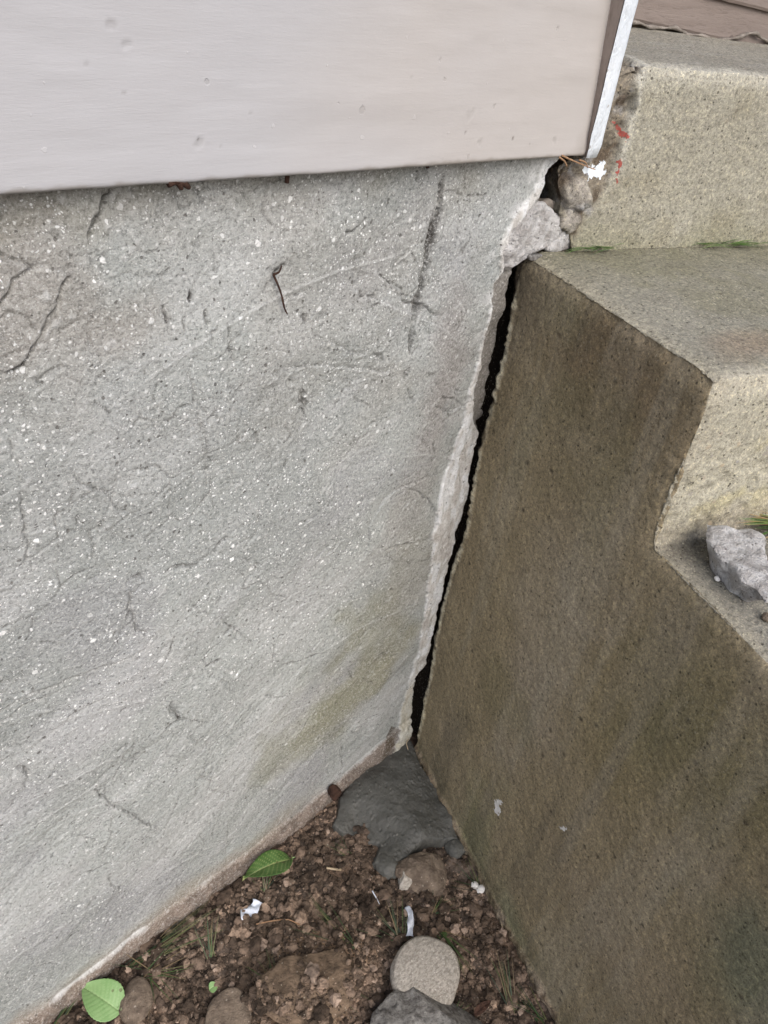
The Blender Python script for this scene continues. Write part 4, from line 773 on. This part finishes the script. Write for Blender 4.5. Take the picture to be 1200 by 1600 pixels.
def strip(name, px, wpx, hgt, mat, label, cat, fold=.003):
    c = smooth_line([hz(p) for p in px], 5); V = []; Fc = []
    for i, p in enumerate(c):
        t = c[min(i+1, len(c)-1)]-c[max(i-1, 0)]; t[2] = 0; t /= np.linalg.norm(t)+1e-9; s = np.array([-t[1], t[0], 0]); g = gz(p[0], p[1])+hgt; w_ = wpx*(1+.18*math.sin(i*.9))*.00125/2
        for k in range(5): q = k/4*2-1; V.append(p+s*w_*q+Z*(g+fold*math.cos(q*2.2+i*.8)*(1+.3*math.sin(i*.8))))
        if i:
            for k in range(4): Fc.append(((i-1)*5+k, (i-1)*5+k+1, i*5+k+1, i*5+k))
    o = mesh_obj(name, V, Fc, M[mat], None, org='auto'); md = o.modifiers.new('s', 'SOLIDIFY'); md.thickness = .0008; tag(o, label, cat)
strip('plastic_strip', [(637, 1417), (641, 1432), (640, 1450), (639, 1466)], 8, .008, 'paper', 'narrow bluish white plastic strip standing up behind the round stone', 'plastic strip')
strip('paper_scrap', [(376, 1429), (388, 1426), (398, 1418), (403, 1408)], 13, .008, 'paper', 'crumpled bluish white scrap on the dark soil below the veined leaf', 'scrap')

def leaf(name, base, tip, wpx, mat, label, lift=.012, tiltx=.2, curl=.012, cat='leaf'):
    a, b = hz(base), hz(tip); L = np.linalg.norm((b-a)[:2]); t = (b-a); t[2] = 0; t /= np.linalg.norm(t); s = np.array([-t[1], t[0], 0]); W = wpx*.00125; nu, nv = 41, 31; V = []; C = []
    g = gz(*((a+b)/2)[:2])
    for i in range(nu):
        q = i/(nu-1); wd = W/2*(math.sin(math.pi*min(q, 1)**.72)**.75)*(1-.12*q)+.0003
        if q > .85: wd *= (1-((q-.85)/.15)**2*.35)
        wd *= 1+.02*math.sin(q*90)
        for j in range(nv):
            r = j/(nv-1)*2-1; ph = (q-abs(r)*.18)*11; rid = abs(math.sin(math.pi*ph))
            z = g+lift+abs(r)*curl*.5+math.sin(q*math.pi)*curl+r*tiltx*W/2+rid*.0007*(1-abs(r)*.5)-.0015*math.exp(-(r/.06)**2)
            V.append(a+t*(L*q)+s*(wd*r)+Z*(z-a[2]))
            v = max(math.exp(-(r*wd/.0011)**2), .55*math.exp(-(min(ph % 1, 1-ph % 1)/.07)**2)*(abs(r) < .92)); C.append((v, v, v))
    k = len(V); o = mesh_obj(name, np.array(V), grid_faces(nv, nu), M[mat], None, np.array(C), org='auto'); md = o.modifiers.new('s', 'SOLIDIFY'); md.thickness = .0005; tag(o, label, cat)
    return o, a, t
o_, a_, t_ = leaf('green_leaf', (455, 1345), (379, 1378), 44, 'leaf', 'dark green leaf with pale veins on the soil against the wall foot', tiltx=.35)
st, fs = tube([a_+Z*(gz(a_[0], a_[1])+.013), a_-t_*.006+Z*(gz(a_[0], a_[1])+.012)], .0011); pz = mesh_obj('leaf_stalk', np.array(st)-np.array(o_.location), fs, M['paleleaf'], o_, org=np.zeros(3))
leaf('pale_leaf', (190, 1584), (129, 1545), 42, 'paleleaf', 'plain pale green leaf lying against the wall foot, lower left', tiltx=-.12, curl=.008)
leaf('dead_leaf', (738, 1590), (764, 1570), 9, 'rust', 'narrow dark brown dead leaf right of the stones near the lower edge', tiltx=.5, curl=.006)
leaf('clover_leaf', (327, 1548), (341, 1540), 12, 'paleleaf', 'tiny round green leaflet above the flat oval stone', lift=.006, tiltx=.1, curl=.003)

# ------------------------------------------------------------------ grass
def blade_mesh(blades):
    V, Fc, C = [], [], []
    for b0, d, L, wd, bend, col in blades:
        n = 7; s = np.cross(d, Z); s /= np.linalg.norm(s)+1e-9; q0 = len(V)
        for i in range(n):
            t = i/(n-1); p = b0+d*(L*t)-Z*(bend*L*t*t); w_ = wd*(1-t**1.6)*.5+.00008
            V += [p-s*w_, p+s*w_]; c = np.array(col)*(1+.3*t); C += [c, c]
            if i: Fc.append((q0+2*i-2, q0+2*i-1, q0+2*i+1, q0+2*i))
    return np.array(V), Fc, np.array(C)
GC = [(.035, .065, .022), (.055, .095, .028), (.026, .048, .020), (.11, .12, .05), (.03, .045, .03), (.15, .11, .06)]
def tuft(origin, target, n, spread, wd, label, lay=.25, cols=GC, bend=.35, lenv=.35, name='grass_tuft'):
    o = np.asarray(origin, float); d0 = np.asarray(target, float)-o; L0 = np.linalg.norm(d0); d0 /= L0; bl = []
    for i in range(n):
        a = random.gauss(0, spread); ca, sa = math.cos(a), math.sin(a); d = np.array([d0[0]*ca-d0[1]*sa, d0[0]*sa+d0[1]*ca, d0[2]+abs(random.gauss(lay, .15))]); d /= np.linalg.norm(d)
        bl.append((o+np.array([random.gauss(0, .004), random.gauss(0, .004), 0]), d, L0*random.uniform(1-lenv, 1.1), wd*random.uniform(.6, 1.2), bend*random.uniform(.4, 1.4), random.choice(cols)))
    V, Fc, C = blade_mesh(bl); ob = mesh_obj(name, V, Fc, M['grass'], None, C, smooth=True, org='auto'); tag(ob, label, 'grass'); return ob
g0 = lambda p: (lambda c: c+Z*gz(c[0], c[1]))(hz(p))
for a, b, n, s, lb in [((205, 1505), (345, 1428), 14, .16, 'long dark grass blades lying along the wall foot above the egg-shaped stone'),
                       ((232, 1522), (290, 1560), 16, .9, 'short yellow green grass tuft above the egg-shaped brown stone'),
                       ((330, 1500), (325, 1440), 12, .15, 'dark upright grass blades between wall foot and tan mound, above the clover leaflet'),
                       ((415, 1392), (420, 1360), 10, .5, 'fine grass behind the tip of the veined leaf'),
                       ((548, 1485), (470, 1425), 11, .22, 'dark grass blades spreading up left of the round stone'),
                       ((625, 1470), (585, 1405), 14, .30, 'tangled grass blades beside the white plastic strip'),
                       ((690, 1455), (735, 1528), 14, .22, 'grass blades lying past the right side of the round stone'),
                       ((675, 1425), (715, 1394), 8, .3, 'yellowish grass blades below the muddy stone'),
                       ((750, 1385), (705, 1345), 9, .3, 'dark grass blades beside the two white pebbles'),
                       ((802, 1572), (780, 1492), 12, .18, 'bright green grass blades near the foot of the steps, lower right'),
                       ((850, 1598), (800, 1540), 12, .3, 'dark green grass tuft in the lowest corner against the steps'),
                       ((440, 1565), (415, 1500), 9, .25, 'thin grass blades standing on the tan mound'),
                       ((490, 1540), (560, 1565), 8, .3, 'drooping grass blades on the right slope of the tan mound'),
                       ((700, 1598), (725, 1562), 6, .3, 'few green grass blades over the coarse granite stone'),
                       ((80, 1600), (115, 1560), 8, .15, 'dry dark stems at the wall foot left of the pale leaf'),
                       ((545, 1335), (520, 1310), 8, .4, 'small grass blades just left of the cement patch')]:
    o = g0(a)+Z*.003; t = g0(b)+Z*.012; tuft(o, t, int(n*1.2), s*1.3, .0014, lb, lay=.06, bend=.05)
hp = lambda p, z: hz(p, z)
for i, (a, b, n, lb) in enumerate([((960, 386), (905, 388), 26, 'dark moss-like grass growing in the joint behind the upper tread, beside the wedge'), ((1090, 381), (1180, 381), 46, 'bright green grass lying along the joint behind the upper tread at right')]):
    o = hp(a, H1+.006); t = hp(b, H1+.006); bl = []
    for k in range(n):
        f = random.random(); q = o+(t-o)*f+S*random.gauss(0, .003); d = (t-o)/np.linalg.norm(t-o)*random.choice([1, 1, 1, -1])+S*abs(random.gauss(.2, .2))+Z*abs(random.gauss(.12, .12)); d /= np.linalg.norm(d)
        bl.append((q, d, random.uniform(.014, .045), .0019, .12, random.choice([(.06, .13, .03), (.09, .19, .035), (.05, .10, .03), (.13, .17, .06)])))
    V, Fc, C = blade_mesh(bl); ob = mesh_obj('grass_tuft', V, Fc, M['grass'], None, C, org='auto'); tag(ob, lb, 'grass')
tuft(hp((1236, 818), H2+.004), hp((1160, 820), H2+.02), 34, .32, .0028, 'bright green grass clump behind the large broken mortar piece at right', lay=.10, cols=[(.07, .17, .03), (.11, .22, .05), (.05, .12, .025), (.35, .25, .12)], bend=.1)
print('objects', len(SC.objects))
